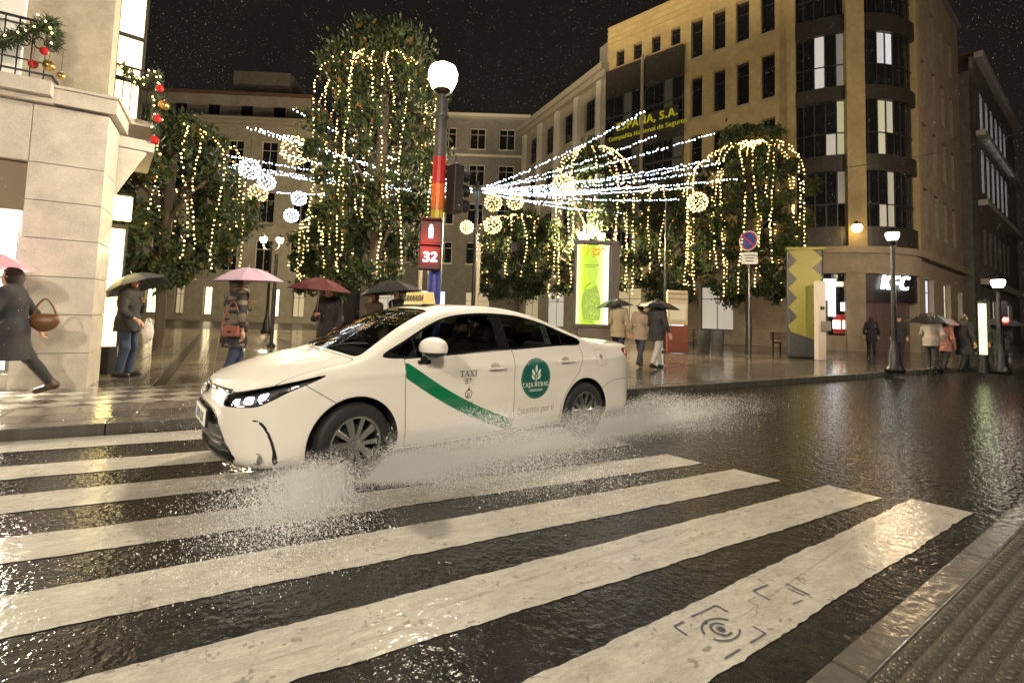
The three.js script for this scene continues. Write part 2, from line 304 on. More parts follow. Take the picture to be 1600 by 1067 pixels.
function sdPoly(P, x, y) {                                // signed distance to a polygon, negative inside
  let d = 1e9, s = 1;
  for (let i = 0, j = P.length - 1; i < P.length; j = i++) {
    const ex = P[j][0] - P[i][0], ey = P[j][1] - P[i][1], wx = x - P[i][0], wy = y - P[i][1], t = clamp((wx * ex + wy * ey) / (ex * ex + ey * ey + 1e-12), 0, 1), bx_ = wx - ex * t, by = wy - ey * t;
    d = Math.min(d, bx_ * bx_ + by * by);
    const c1 = y >= P[i][1], c2 = y < P[j][1], c3 = ex * wy > ey * wx; if ((c1 && c2 && c3) || (!c1 && !c2 && !c3)) s = -s;
  }
  return s * Math.sqrt(d);
}
function spline(P, per = 6, closed = false) { const c = new THREE.CatmullRomCurve3(P.map(([x, y]) => V(x, y, 0)), closed, 'centripetal'); return c.getPoints(P.length * per).map((v) => [v.x, v.y]); }

// ---------------------------------------------------------------- buildings
const stoneBump = { map: repeatOf(TX.mottle, 0.5), bumpMap: repeatOf(TX.grain, 1.5), bumpScale: 0.0015 };
M.cream = phy([0.64, 0.59, 0.51], 0.5, stoneBump); M.creamWall = std([0.50, 0.44, 0.34], 0.85, stoneBump);
M.ochre = std([0.50, 0.39, 0.19], 0.85, { map: repeatOf(TX.mottle, 0.25), bumpMap: repeatOf(TX.grain, 1), bumpScale: 0.002 });
M.buff = std([0.40, 0.33, 0.24], 0.85, { map: repeatOf(TX.mottle, 0.25) }); M.bronze = std([0.045, 0.038, 0.031], 0.45, { map: repeatOf(TX.mottle, 0.4) });
M.grey = std([0.24, 0.23, 0.21], 0.85, { map: repeatOf(TX.mottle, 0.3) }); M.pale = std([0.42, 0.39, 0.32], 0.85, { map: repeatOf(TX.mottle, 0.3) }); M.frame = std([0.55, 0.53, 0.48], 0.5); M.frameDark = std([0.03, 0.028, 0.026], 0.4);
M.tileRoof = std([0.14, 0.08, 0.05], 0.8);
const addedShopY = glow([1, 0.80, 0.46], 2.6), litW = glow([1, 0.9, 0.72], 0.38), litY = glow([1, 0.78, 0.38], 0.30), litB = glow([0.85, 0.9, 1], 2.2);
const boxUV = (g) => { const p = g.attributes.position, n = g.attributes.normal, uv = new Float32Array(p.count * 2); for (let i = 0; i < p.count; i++) { const ax = Math.abs(n.getX(i)), ay = Math.abs(n.getY(i)); uv[2 * i] = ax > 0.7 ? p.getZ(i) : p.getX(i); uv[2 * i + 1] = ay > 0.7 ? p.getZ(i) : p.getY(i); } g.setAttribute('uv', new THREE.BufferAttribute(uv, 2)); return g; };
// a wall in the plane z = 0 facing +z, with openings; each opening gets a window with frame, panes and sill
function wall(parent, x0, x1, y0, y1, openings, mat, { depth = 0.35, reveal = 0.2, sill = M.pale, frame = M.frameDark, bars = 1, name = 'wall' } = {}) {
  obj(name, boxUV(flat(poly(rect(x0, x1, y0, y1), depth, openings.map(([a, b, c, d]) => rect(a, b, c, d).reverse())).translate(0, 0, -depth))), mat, parent);
  for (const [a, b, c, d, lit] of openings) {
    const w = sub('window', parent), f = Math.min(0.07, (b - a) * 0.09);
    obj('frame', [bb(a, b, c, c + f, -reveal - 0.05, -reveal), bb(a, b, d - f, d, -reveal - 0.05, -reveal), bb(a, a + f, c + f, d - f, -reveal - 0.05, -reveal), bb(b - f, b, c + f, d - f, -reveal - 0.05, -reveal)], frame, w);
    const n = bars + 1, cw = (b - a - 2 * f) / n, ch = c + f + (d - c - 2 * f) * 0.72;
    for (let k = 1; k < n; k++) obj('mullion', bb(a + f + k * cw - 0.022, a + f + k * cw + 0.022, c + f, d - f, -reveal - 0.045, -reveal - 0.004), frame, w);
    obj('transom', bb(a + f, b - f, ch - 0.02, ch + 0.02, -reveal - 0.044, -reveal - 0.006), frame, w);
    for (let k = 0; k < n; k++) { obj(lit ? 'lit_pane' : 'pane', bb(a + f + k * cw, a + f + (k + 1) * cw, c + f, ch, -reveal - 0.03, -reveal - 0.02), lit ?? M.darkGlass, w); obj(lit ? 'lit_pane' : 'pane', bb(a + f + k * cw, a + f + (k + 1) * cw, ch, d - f, -reveal - 0.03, -reveal - 0.02), lit ?? M.darkGlass, w); }
    if (sill) obj('sill', bb(a - 0.06, b + 0.06, c - 0.09, c, -reveal, 0.07), sill, w);
  }
}
// ---- the stone building at the left edge; x along the street, z towards the road, faces at z = -9.15 and x = -1.68
{
  const B = thing('stone_corner_building', 'cream stone corner building with a lit shop window, cut off by the left edge', 'building', V(0, 0, 0), TH);
  const FN = -9.15, ux = -1.68, ys = [0.12, 0.63, 1.18, 1.72, 2.26, 2.80, 3.34];
  // stone blocks of the corner pier, joints recessed
  obj('pier_core', [bb(-2.5, ux - 0.02, 0.1, 3.34, FN - 0.8, FN - 0.02), bb(-9, ux - 0.02, 3.34, 4.18, FN - 0.8, FN - 0.02)], M.joint, B);
  for (let i = 0; i < 6; i++) { const h = ys[i + 1] - ys[i] - 0.008; obj('stone_block', boxUV(flat(rb(0.85, h, 0.82, 0.006, -2.1, ys[i] + h / 2, FN - 0.4, 2))), M.cream, B); }
  for (const [a, b] of [[-2.52, ux + 0.005], [-3.9, -2.528], [-5.3, -3.908], [-6.7, -5.308], [-9, -6.708]]) obj('stone_block', boxUV(flat(rb(b - a, 0.835, 0.82, 0.006, (a + b) / 2, 3.757, FN - 0.4, 2))), M.cream, B);
  // shop window: glass, dark panel above, bright room behind
  obj('blind_box', boxUV(bb(-6.5, -2.53, 2.64, 3.335, FN - 0.6, FN - 0.10)), std([0.16, 0.11, 0.06], 0.5), B);
  obj('plinth', boxUV(bb(-6.5, -2.53, 0.1, 0.34, FN - 0.5, FN - 0.05)), M.cream, B);
  const shop = sub('shop_window', B);
  obj('frame', [bb(-2.60, -2.54, 0.34, 2.64, FN - 0.22, FN - 0.12), bb(-4.5, -4.44, 0.34, 2.64, FN - 0.22, FN - 0.12), bb(-6.5, -2.6, 0.34, 0.40, FN - 0.22, FN - 0.12)], M.steel, shop);
  obj('pane', bb(-4.44, -2.60, 0.40, 2.64, FN - 0.18, FN - 0.17), phy([1, 1, 1], 0.01, { transmission: 1, thickness: 0 }), shop); obj('pane', bb(-6.5, -4.5, 0.40, 2.64, FN - 0.18, FN - 0.17), phy([1, 1, 1], 0.01, { transmission: 1, thickness: 0 }), shop);
  const room = sub('shop_room', B), rw = std([0.8, 0.78, 0.72], 0.8);
  obj('back_wall', bb(-6.6, -2.45, 0.1, 3.1, FN - 2.8, FN - 2.7), rw, room); obj('side_wall', bb(-2.53, -2.45, 0.1, 3.1, FN - 2.7, FN - 0.62), rw, room); obj('side_wall', bb(-6.6, -6.52, 0.1, 3.1, FN - 2.7, FN - 0.3), rw, room); obj('floor', bb(-6.5, -2.55, 0.1, 0.2, FN - 2.7, FN - 0.5), rw, room); obj('ceiling', bb(-6.5, -2.55, 3.0, 3.1, FN - 2.7, FN - 0.62), rw, room);
  for (const x of [-3.3, -4.5, -5.7]) { const l = sub('ceiling_lamp', room); obj('light_panel', bb(x - 0.45, x + 0.45, 2.94, 2.98, FN - 2.2, FN - 1.0), glow([1, 0.93, 0.78], 30), l); }
  for (const x of [-3.9, -5.4]) { const d = sub('display_stand', room); obj('board', bb(x - 0.35, x + 0.35, 0.95, 1.0, FN - 1.6, FN - 1.1), M.white, d); obj('column', bb(x - 0.06, x + 0.06, 0.2, 0.95, FN - 1.4, FN - 1.28), M.white, d); obj('handbag', rb(0.22, 0.2, 0.12, 0.03, x - 0.15, 1.1, FN - 1.35), std([0.3, 0.12, 0.05], 0.5), d); obj('box', rb(0.18, 0.14, 0.1, 0.03, x + 0.16, 1.07, FN - 1.35), std([0.3, 0.12, 0.05], 0.5), d); }
  const ra = new THREE.RectAreaLight(col(1, 0.90, 0.70), 240, 3.4, 1.0); ra.position.set(-4.5, 2.92, FN - 1.6); ra.rotation.x = -Math.PI / 2; B.add(ra);
  // cornice and upper wall
  obj('cornice', [boxUV(bb(-9, -2.3, 4.18, 4.26, FN - 0.8, FN + 0.12)), boxUV(bb(-9, -2.3, 4.26, 4.46, FN - 0.8, FN + 0.24)), boxUV(bb(-2.298, ux + 0.10, 4.20, 4.42, FN - 0.9, FN + 0.10)), boxUV(bb(-2.298, ux + 0.13, 4.42, 4.46, FN - 0.9, FN + 0.13))], M.cream, B);
  obj('upper_wall', [boxUV(bb(-2.9, ux - 0.06, 4.46, 10, FN - 0.5, FN - 0.12)), boxUV(bb(-9, -4.4, 4.46, 10, FN - 0.5, FN - 0.12)), boxUV(bb(-4.4, -2.9, 7.2, 10, FN - 0.5, FN - 0.12))], M.creamWall, B);
  const bw = sub('balcony_door', B);
  obj('surround', [bb(-3.02, -2.72, 4.46, 7.4, FN - 0.118, FN - 0.04), bb(-4.58, -4.28, 4.46, 7.4, FN - 0.118, FN - 0.04)], M.white, bw); obj('frame', [bb(-3.0, -2.9, 4.46, 7.2, FN - 0.34, FN - 0.26), bb(-4.4, -4.3, 4.46, 7.2, FN - 0.34, FN - 0.26), bb(-3.7, -3.6, 4.46, 7.2, FN - 0.34, FN - 0.26)], M.white, bw); obj('window_pane', bb(-3.6, -3.0, 4.46, 7.2, FN - 0.31, FN - 0.30), glow([1, 0.86, 0.62], 0.35), bw); obj('window_pane', bb(-4.3, -3.7, 4.46, 7.2, FN - 0.31, FN - 0.30), glow([1, 0.86, 0.62], 0.35), bw);
  // iron balcony
  const rail = sub('balcony_railing', B), rn = FN + 0.16;
  obj('rail', [bx(3.4, 0.03, 0.03, -4.0, 5.30, rn), bx(3.4, 0.02, 0.02, -4.0, 4.72, rn), bx(3.4, 0.025, 0.025, -4.0, 4.56, rn), bx(0.03, 0.03, 0.3, -2.32, 5.30, rn - 0.15), bx(0.025, 0.025, 0.3, -2.32, 4.56, rn - 0.15)], M.iron, rail);
  for (let x = -5.6; x < -2.3; x += 0.145) obj('baluster', [rod(V(x, 4.46, rn), V(x, 5.30, rn), 0.009, 6), new THREE.TorusGeometry(0.055, 0.007, 6, 14).scale(1, 1.5, 1).translate(x + 0.07, 5.0, rn)], M.iron, rail);
  // the side face runs back almost along the line of sight: lit shop opening, canopy, glazed balcony
  const D = sub('side_front', B); D.position.set(ux, 0, FN); D.rotation.y = 0.165;
  obj('side_wall', [boxUV(bb(-0.5, -0.03, 0.1, 4.18, -1.7, -0.83)), boxUV(bb(-0.5, -0.03, 0.1, 4.18, -14, -4.3)), boxUV(bb(-0.5, -0.03, 3.2, 4.18, -4.298, -1.702)), boxUV(bb(-0.5, -0.06, 4.46, 10, -14, -0.512))], M.cream, D);
  const sw = sub('side_shop_window', D); obj('lit_pane', bb(-0.22, -0.18, 0.5, 3.2, -4.3, -1.7), glow([1, 0.80, 0.35], 3.2), sw); obj('frame', [bb(-0.2, -0.1, 0.1, 0.5, -4.3, -1.7), bb(-0.17, -0.1, 0.5, 3.2, -2.95, -2.85)], M.frameDark, sw);
  const rs = new THREE.RectAreaLight(col(1, 0.78, 0.36), 3.2, 2.6, 2.5); rs.position.set(-0.16, 1.85, -3); rs.rotation.y = -Math.PI / 2; D.add(rs);
  const vb = sub('added_shop_bay_window', D); obj('lit_pane', bb(0.0, 0.33, 0.6, 2.7, -1.72, -1.70), glow([1, 0.76, 0.28], 4.5), vb); obj('frame', [bb(-0.03, 0.36, 0.1, 0.6, -2.4, -1.69), bb(0.33, 0.37, 0.6, 2.78, -2.4, -1.69), bb(-0.03, 0.33, 2.7, 2.78, -2.4, -1.69)], M.frameDark, vb);  // lit bay added to throw the yellow reflection on the wet road
  const si = sub('shop_sign', D); obj('lamp_box', rb(0.34, 0.42, 0.12, 0.02, 0.22, 3.0, -1.2), glow([1, 0.78, 0.3], 4), si); obj('bracket', bx(0.4, 0.04, 0.04, 0.17, 3.24, -1.2), M.iron, si);
  obj('canopy', [boxUV(bb(-0.028, 0.62, 3.98, 4.16, -2.6, -0.83)), boxUV(poly([[-0.028, 2.9], [0.02, 2.9], [0.52, 3.97], [-0.028, 3.97]], 0.14).translate(0, 0, -1.0))], M.cream, D);
  obj('side_cornice', boxUV(bb(-0.4, 0.12, 4.20, 4.44, -14, -0.905)), M.cream, D);
  const sb = sub('balcony_window', D); obj('slab', boxUV(bb(-0.1, 0.62, 4.45, 4.55, -3.2, -1.0)), M.cream, sb);
  for (const [y0, y1] of [[4.6, 5.3], [5.38, 6.1], [6.18, 7.0]]) { obj('lit_pane', bb(0.02, 0.36, y0, y1, -1.44, -1.42), glow([1, 0.80, 0.38], 2.6), sb); obj('lit_pane', bb(0.37, 0.39, y0, y1, -2.6, -1.44), glow([1, 0.80, 0.38], 2.6), sb); }
  obj('window_bar', [bb(-0.03, 0.02, 4.55, 7.1, -1.47, -1.40), bb(0.36, 0.41, 4.55, 7.1, -1.47, -1.40), bb(0.0, 0.41, 5.3, 5.38, -1.46, -1.41), bb(0.0, 0.41, 6.1, 6.18, -1.46, -1.41), bb(0.0, 0.41, 7.0, 7.1, -2.6, -1.40)], M.frameDark, sb);
  obj('rail', [bx(0.03, 0.03, 2.2, 0.6, 5.42, -2.1), bx(0.02, 0.02, 2.2, 0.6, 4.7, -2.1), bx(0.64, 0.03, 0.03, 0.3, 5.42, -1.02)], M.iron, sb); for (let z = -3.1; z < -1.0; z += 0.16) obj('baluster', rod(V(0.6, 4.55, z), V(0.6, 5.42, z), 0.009, 6), M.iron, sb);
  for (let x = 0.02; x < 0.6; x += 0.11) obj('baluster', rod(V(x, 4.55, -1.02), V(x, 5.42, -1.02), 0.009, 6), M.iron, sb);
}
// garlands and baubles on its balconies
const spruceLeaf = new THREE.ConeGeometry(0.006, 0.09, 4).translate(0, 0.045, 0);
function garland(label, pts, r, count, bulbs) {
  const G = thing('garland', label, 'garland', V(0, 0, 0), TH), curve = new THREE.CatmullRomCurve3(pts), n = [], q = new THREE.Quaternion();
  obj('stem', new THREE.TubeGeometry(curve, 40, 0.015, 6), M.cable, G);
  const im = new THREE.InstancedMesh(spruceLeaf, std([0.035, 0.055, 0.022], 0.7), count), m = new THREE.Matrix4(); im.name = 'needles'; im.castShadow = true;
  for (let i = 0; i < count; i++) { const p = curve.getPoint(rnd()), d = V(gauss(), gauss(), gauss()).normalize(); q.setFromUnitVectors(V(0, 1, 0), d); const s = rr(0.8, 1.6) * r / 0.09; m.compose(p, q, V(s * 1.3, s, s * 1.3)); im.setMatrixAt(i, m); }
  G.add(im); stuff(im);
  for (let i = 0; i < bulbs; i++) { const p = curve.getPoint((i + 0.5) / bulbs).add(V(gauss() * r * 0.7, gauss() * r * 0.7, r * 0.7)); n.push(sph(0.013, p.x, p.y, p.z, 6, 4)); }
  stuff(obj('bulbs', n, M.warmBulb, G)); return G;
}
function bauble(label, p, r, mat, top) { const b = thing('bauble', label, 'bauble', UN(p.x, p.z, p.y), TH, 'baubles on the balcony garlands'); obj('ball', sph(r, 0, 0, 0, 24, 16), mat, b); obj('cap', cy(0.014, 0.014, 0.02, 0, r - 0.004, 0, 10), M.steel, b); obj('thread', rod(V(0, r, 0), V(0, r + top, 0), 0.003, 4), M.cable, b); }
{
  const rn = -9.15 + 0.2;
  garland('green garland swagged along the iron balcony of the stone building', [V(-4.4, 5.28, rn), V(-3.6, 4.98, rn + 0.03), V(-2.95, 4.82, rn + 0.04), V(-2.62, 5.05, rn + 0.04), V(-2.34, 5.34, rn + 0.03)], 0.12, 900, 16);
  garland('short tail of garland hanging down at the balcony corner', [V(-2.34, 5.32, rn + 0.03), V(-2.30, 5.12, rn + 0.04), V(-2.30, 4.95, rn + 0.04)], 0.10, 300, 4);
  garland('dark garland on the side balcony by the bright window', [V(-1.75, 5.40, -10.10), V(-1.5, 5.16, -10.14), V(-1.27, 5.40, -10.18), V(-1.24, 4.9, -10.16), V(-1.22, 4.2, -10.16)], 0.10, 800, 22);
  const red = phy([0.38, 0.012, 0.015], 0.12, { clearcoat: 1, clearcoatRoughness: 0.03 }), gold = std([0.62, 0.42, 0.14], 0.2, { metalness: 0.9 });
  bauble('red bauble under the garland end on the stone balcony', V(-2.40, 4.86, rn + 0.06), 0.055, red, 0.2); bauble('dark red bauble lowest on the stone balcony garland', V(-2.50, 4.64, rn + 0.06), 0.058, red, 0.3); bauble('large gold bauble beside the red ones on the stone balcony', V(-2.33, 4.66, rn + 0.08), 0.075, gold, 0.25); bauble('small gold bauble at the lower corner of the stone balcony', V(-2.20, 4.56, rn + 0.06), 0.05, gold, 0.3);
  bauble('red bauble high on the side balcony garland', V(-1.20, 5.12, -10.06), 0.065, red, 0.1); bauble('gold bauble in the middle of the side balcony garland', V(-1.12, 4.84, -10.06), 0.085, gold, 0.1); bauble('red bauble below the gold one on the side balcony', V(-1.20, 4.58, -10.06), 0.07, red, 0.1); bauble('lowest red bauble hanging under the side balcony', V(-1.22, 4.20, -10.06), 0.075, red, 0.2);
}
// ---- the ochre corner building with the rounded glass corner
{
  const Lx = 7.8, Lz = -34.7, a1 = Math.atan2(-0.69671, 0.71736), B = thing('ochre_corner_building', 'tall ochre office building with a rounded dark glass corner over a fast food shop', 'building', V(0, 0, 0), 0);
  const rows = [[18.6, 21.2], [14.6, 17.3], [10.8, 13.4], [6.9, 9.5]], G = 5.6, TOP = 23.3;
  const F1 = sub('plaza_front', B); F1.position.set(Lx, 0, Lz); F1.rotation.y = a1;
  const op = []; for (const c of [6.3, 7.72, 9.1, 10.5]) rows.forEach(([a, b]) => op.push([c - 0.38, c + 0.38, a, b]));
  wall(F1, 5.5, 11.8, G, TOP, op, M.ochre, { sill: null, bars: 0, reveal: 0.3, depth: 0.5 });
  for (const c of [6.3, 7.72, 9.1, 10.5]) rows.forEach(([a, b]) => obj('sill', bb(c - 0.46, c + 0.46, a - 0.12, a, -0.3, 0.05), M.buff, F1));
  const ts = [[0.35, 1.0], [1.75, 2.4], [3.15, 3.8], [4.55, 5.2]].map(([a, b]) => [a, b, 20.0, 21.2]);
  wall(F1, -0.4, 5.5, 19.7, TOP, ts, M.ochre, { sill: null, bars: 0, reveal: 0.25, depth: 0.5 });
  for (let y = 21.9; y < 23.2; y += 0.42) obj('string_course', bb(-0.42, 11.8, y, y + 0.08, 0.002, 0.06), M.ochre, F1);
  // dark glazed bays with a mast between them
  for (const [x0, x1] of [[-0.3, 2.55], [2.85, 5.5]]) {
    const b = sub('glazed_bay', F1);
    for (const [y0, y1] of [[17.6, 19.68], [13.5, 14.6], [9.6, 10.7]]) obj('spandrel', boxUV(bb(x0, x1, y0, y1, -0.5, 0.35)), M.bronze, b);
    for (const [y0, y1] of [[14.6, 17.6], [10.7, 13.5], [5.6, 9.6]]) { const n = 4, w = (x1 - x0) / n; for (let k = 0; k < n; k++) { obj('pane', bb(x0 + k * w + 0.03, x0 + (k + 1) * w - 0.03, y0, y1, 0.0, 0.2), (k * 7 + y0 * 3 | 0) % 4 === 1 ? std([0.10, 0.10, 0.09], 0.3) : M.darkGlass, b); obj('mullion', bb(x0 + k * w - 0.03, x0 + k * w + 0.03, y0, y1, -0.1, 0.26), M.frameDark, b); } obj('transom', bb(x0, x1, (y0 + y1) / 2 - 0.06, (y0 + y1) / 2 + 0.06, 0.201, 0.25), M.frameDark, b); }
  }
  obj('mast', cy(0.11, 0.11, 14.2, 2.7, 5.6, 0.45, 10), M.buff, F1);
  const sg = sub('yellow_sign', F1), ye = glow([0.8, 0.8, 0.03], 0.16, { color: col(0.42, 0.42, 0.03) });
  obj('lettering', letters('ESPAÑA, S.A.', 0.55, 0.05).translate(3.0, 14.95 + 0.25, 0.42), ye, sg); obj('lettering', letters('Compañía Nacional de Seguros', 0.30, 0.05, fontR0).translate(3.0, 14.35, 0.42), ye, sg); obj('board', bb(0.4, 5.3, 14.05, 15.62, 0.355, 0.40), M.frameDark, sg);
  // ground floor on the plaza
  wall(F1, -0.4, 11.8, 0.1, G, [[0.6, 2.6, 0.9, 3.6, litY], [3.6, 5.6, 0.9, 3.6, litB], [6.6, 8.6, 0.9, 3.6, litW]], M.buff, { sill: M.buff, bars: 1, reveal: 0.25 });
  obj('ledge', boxUV(bb(-0.4, 11.8, G - 0.25, G + 0.1, 0.002, 0.3)), M.buff, F1);
  // rounded corner
  const C = [19.74, -30.07], R = 5, aA = Math.atan2(0.71736, -0.69671), aB = Math.atan2(0.79256, 0.60979), cor = sub('rounded_corner', B), at = (t, r) => V(C[0] + r * Math.cos(t), 0, C[1] + r * Math.sin(t));
  const band = (t0, t1, r0, r1, y0, y1, n) => { const o = [], i = []; for (let k = 0; k <= n; k++) { const t = lerp(t0, t1, k / n); o.push([C[0] + r1 * Math.cos(t), -(C[1] + r1 * Math.sin(t))]); i.push([C[0] + r0 * Math.cos(t), -(C[1] + r0 * Math.sin(t))]); } return poly([...o, ...i.reverse()], y1 - y0).rotateX(-Math.PI / 2).translate(0, y0, 0); };
  const segs = 14, dt = (aB - aA) / segs;
  const lit = { '1:2': ['a', glow([0.85, 0.82, 0.78], 0.42)], '1:4': ['a', glow([0.7, 0.7, 0.62], 0.10)], '1:8': ['u', glow([0.9, 0.92, 0.95], 0.40)], '1:9': ['u', glow([0.9, 0.92, 1], 0.55)], '2:3': ['l', glow([0.8, 0.8, 0.75], 0.25)], '2:4': ['a', glow([0.85, 0.83, 0.45], 0.35)], '2:8': ['a', glow([0.85, 0.83, 0.45], 0.30)], '2:9': ['u', glow([0.75, 0.75, 0.5], 0.30)], '3:4': ['u', glow([0.8, 0.8, 0.6], 0.10)], '3:8': ['l', glow([0.85, 0.85, 0.6], 0.18)], '3:9': ['a', glow([0.85, 0.85, 0.6], 0.14)] };
  [[18.4, 21.4], [14.4, 17.4], [10.6, 13.6], [6.7, 9.7]].forEach(([y0, y1], row) => {
    for (let k = 0; k < segs; k++) {
      if (k === 5) continue;
      const t0 = aA + k * dt, t1 = t0 + dt, p = at(t0, R - 0.1), q = at(t1, R - 0.1), d = q.clone().sub(p), w = d.length(), g = sub('window', cor); g.position.copy(p.clone().lerp(q, 0.5)); g.rotation.y = Math.atan2(-d.z, d.x);
      const [how, mt] = lit[row + ':' + k] ?? ['', M.darkGlass]; obj(how && how !== 'l' ? 'lit_pane' : 'pane', bx(w - 0.06, (y1 - y0) * 0.58, 0.03, 0, y1 - (y1 - y0) * 0.29, 0), how === 'l' ? M.darkGlass : mt, g); obj(how && how !== 'u' ? 'lit_pane' : 'pane', bx(w - 0.06, (y1 - y0) * 0.42 - 0.05, 0.03, 0, y0 + (y1 - y0) * 0.21 - 0.025, 0), how === 'u' ? M.darkGlass : mt, g); obj('mullion', bx(0.06, y1 - y0, 0.12, -w / 2, (y0 + y1) / 2, 0), M.frameDark, g); obj('transom', bx(w, 0.05, 0.08, 0, y0 + (y1 - y0) * 0.42 - 0.02, 0.03), M.frameDark, g);
    }
  });
  for (const [y0, y1] of [[21.4, 23.3], [17.4, 18.4], [13.6, 14.4], [9.7, 10.6], [5.6, 6.7]]) obj('spandrel', band(aA, aB, R - 0.4, R + 0.12, y0, y1, 20), M.bronze, cor);
  obj('corner_core', band(aA, aB, R - 0.9, R - 0.45, 0.1, 23.2, 16), M.frameDark, cor);
  obj('corner_pier', band(aA + 4.7 * dt, aA + 6.3 * dt, R - 0.4, R + 0.35, 5.6, 23.3, 5), M.ochre, cor); obj('edge_pier', [band(aA - 0.03, aA + 0.05, R - 0.4, R + 0.2, G, 23.3, 2), band(aB - 0.05, aB + 0.03, R - 0.4, R + 0.2, G, 23.3, 2)], M.ochre, cor);
  obj('ledge', [band(aA, aB, R - 0.4, R + 0.35, 5.25, 5.6, 20), band(aA, aB, R - 0.4, R + 0.2, 4.2, 5.25, 20)], M.buff, cor);
  // the shop under the corner: piers, window with a screen, dark fascia with white letters, doors
  for (const g of [band(aA, aA + 2.2 * dt, R - 0.4, R + 0.15, 0.1, 4.2, 4), band(aA + 4.6 * dt, aA + 6.3 * dt, R - 0.4, R + 0.15, 0.1, 4.2, 5), band(aB - 0.6 * dt, aB, R - 0.4, R + 0.15, 0.1, 4.2, 3), band(aA + 2.2 * dt, aA + 4.6 * dt, R - 0.4, R + 0.1, 0.1, 0.9, 5)]) obj('shop_pier', g, M.buff, cor);
  const sw = sub('shop_window', cor); obj('pane', band(aA + 2.2 * dt, aA + 4.6 * dt, R - 0.2, R - 0.17, 0.9, 4.2, 4), M.darkGlass, sw); obj('screen', band(aA + 2.35 * dt, aA + 3.75 * dt, R - 0.1, R - 0.07, 1.9, 3.9, 3), glow([0.86, 0.9, 1], 3.2), sw);
  obj('menu_light', band(aA + 3.8 * dt, aA + 4.5 * dt, R - 0.16, R - 0.13, 3.5, 3.75, 2), glow([1, 0.75, 0.4], 2), sw);
  const fs = sub('fascia_sign', cor), t0 = aA + 6.3 * dt, t1 = aB - 0.6 * dt; obj('panel', band(t0, t1, R - 0.02, R + 0.06, 2.75, 4.55, 8), std([0.02, 0.017, 0.02], 0.4), fs);
  { const tm = aA + 9.4 * dt, p = at(tm, R + 0.10), g = sub('lettering', fs); g.position.copy(p).setY(3.75); g.rotation.y = Math.PI / 2 - tm; const l = letters('KFC', 0.72, 0.08); l.applyMatrix4(new THREE.Matrix4().makeShear(0, 0, 0.2, 0, 0, 0)); obj('letters', l, glow([1, 1, 1], 5), g); }
  obj('door_glow_panel', band(t0, t1, R - 0.34, R - 0.30, 0.1, 2.75, 6), glow([1, 0.5, 0.35], 0.035, { color: col(0.04, 0.03, 0.03) }), fs); obj('red_board', band(t0 + 0.12, t0 + 0.28, R - 0.2, R - 0.16, 1.0, 2.0, 3), std([0.4, 0.02, 0.02], 0.5), fs); for (const [q, y] of [[0.125, 1.25], [0.215, 1.25], [0.14, 2.2]]) obj('menu_screen', band(t0 + q, t0 + q + 0.07, R - 0.15, R - 0.12, y, y + 0.45, 2), glow([1, 0.9, 0.7], 2.4), fs); obj('door_frame', [0.02, 0.33, 0.52, 0.70].map((q) => band(t0 + q, t0 + q + 0.02, R - 0.12, R - 0.02, 0.1, 2.75, 1)), M.frameDark, fs);  // faint warm glow put into the door panel for the lit interior
  // along the street
  const F2 = sub('street_front', B); F2.position.set(22.8, 0, -26.1); F2.rotation.y = Math.atan2(0.60979, 0.79256);
  const o2 = []; for (const c of [2.2, 4.7, 7.2, 9.8]) rows.forEach(([a, b]) => o2.push([c - 0.5, c + 0.5, a + (a > 15 ? 0.2 : 0), b]));
  wall(F2, 0, 12.6, G, TOP, o2, M.buff, { sill: null, bars: 0, reveal: 0.3, depth: 0.5 });
  wall(F2, 0, 12.6, 0.1, G, [[1.6, 3.6, 1.6, 4.3, glow([0.8, 0.82, 1], 0.9)], [6.2, 8.2, 0.8, 4.3, glow([1, 0.86, 0.6], 0.7)], [10.2, 11.8, 0.8, 4.0, glow([0.9, 0.9, 1], 0.8)]], M.buff, { sill: M.buff, bars: 1, reveal: 0.25 });
  obj('ledge', boxUV(bb(0, 12.9, G - 0.35, G + 0.05, 0.002, 0.35)), M.buff, F2); obj('end_wall', boxUV(bb(12.1, 12.6, 0.1, TOP, -14, -0.5)), M.grey, F2); obj('roof', [boxUV(bb(-4, 12.6, TOP, TOP + 0.1, -14, 0.25))], M.grey, F2);
}
// ---- the grey building farther along the street
{
  const B = thing('grey_street_building', 'grey building with rows of bright white windows at the right edge', 'building', V(36.6, 0, -36.6), Math.atan2(0.60979, 0.79256));
  const o = []; for (const [y0, y1, l] of [[17.8, 21.0, litB], [12.6, 16.2, litB], [6.8, 9.8, null]]) for (let k = 0; k < 6; k++) o.push([3.0 + k * 2.6, 4.2 + k * 2.6, y0, y1, l]);
  wall(B, 1.2, 24, 5.0, 23.5, o, M.grey, { bars: 1, reveal: 0.25, frame: M.frame }); wall(B, 1.2, 24, 0.1, 5.0, [[2.5, 5, 0.6, 4, litW], [6.5, 9, 0.6, 4, litW], [10.5, 13, 0.6, 4, litY], [15, 18, 0.6, 4, litW]], M.grey, { bars: 1 });
  for (const y of [5.0, 11.2, 16.8, 23.2]) obj('cornice', bb(1.0, 24, y, y + 0.45, 0.002, 0.55), M.frame, B);
  const s = sub('end_front', B); s.position.set(1.2, 0, 0); s.rotation.y = -Math.PI / 2; wall(s, -9, 0, 0.1, 22.4, [[-7.4, -6.2, 11, 14], [-4.6, -3.4, 11, 14], [-7.4, -6.2, 6.5, 9.5], [-4.6, -3.4, 6.5, 9.5], [-4.6, -3.4, 16, 19]], M.grey, { bars: 1 });
  obj('roof', bb(1.0, 24, 23.66, 23.8, -10, 0.5), M.tileRoof, B);
}
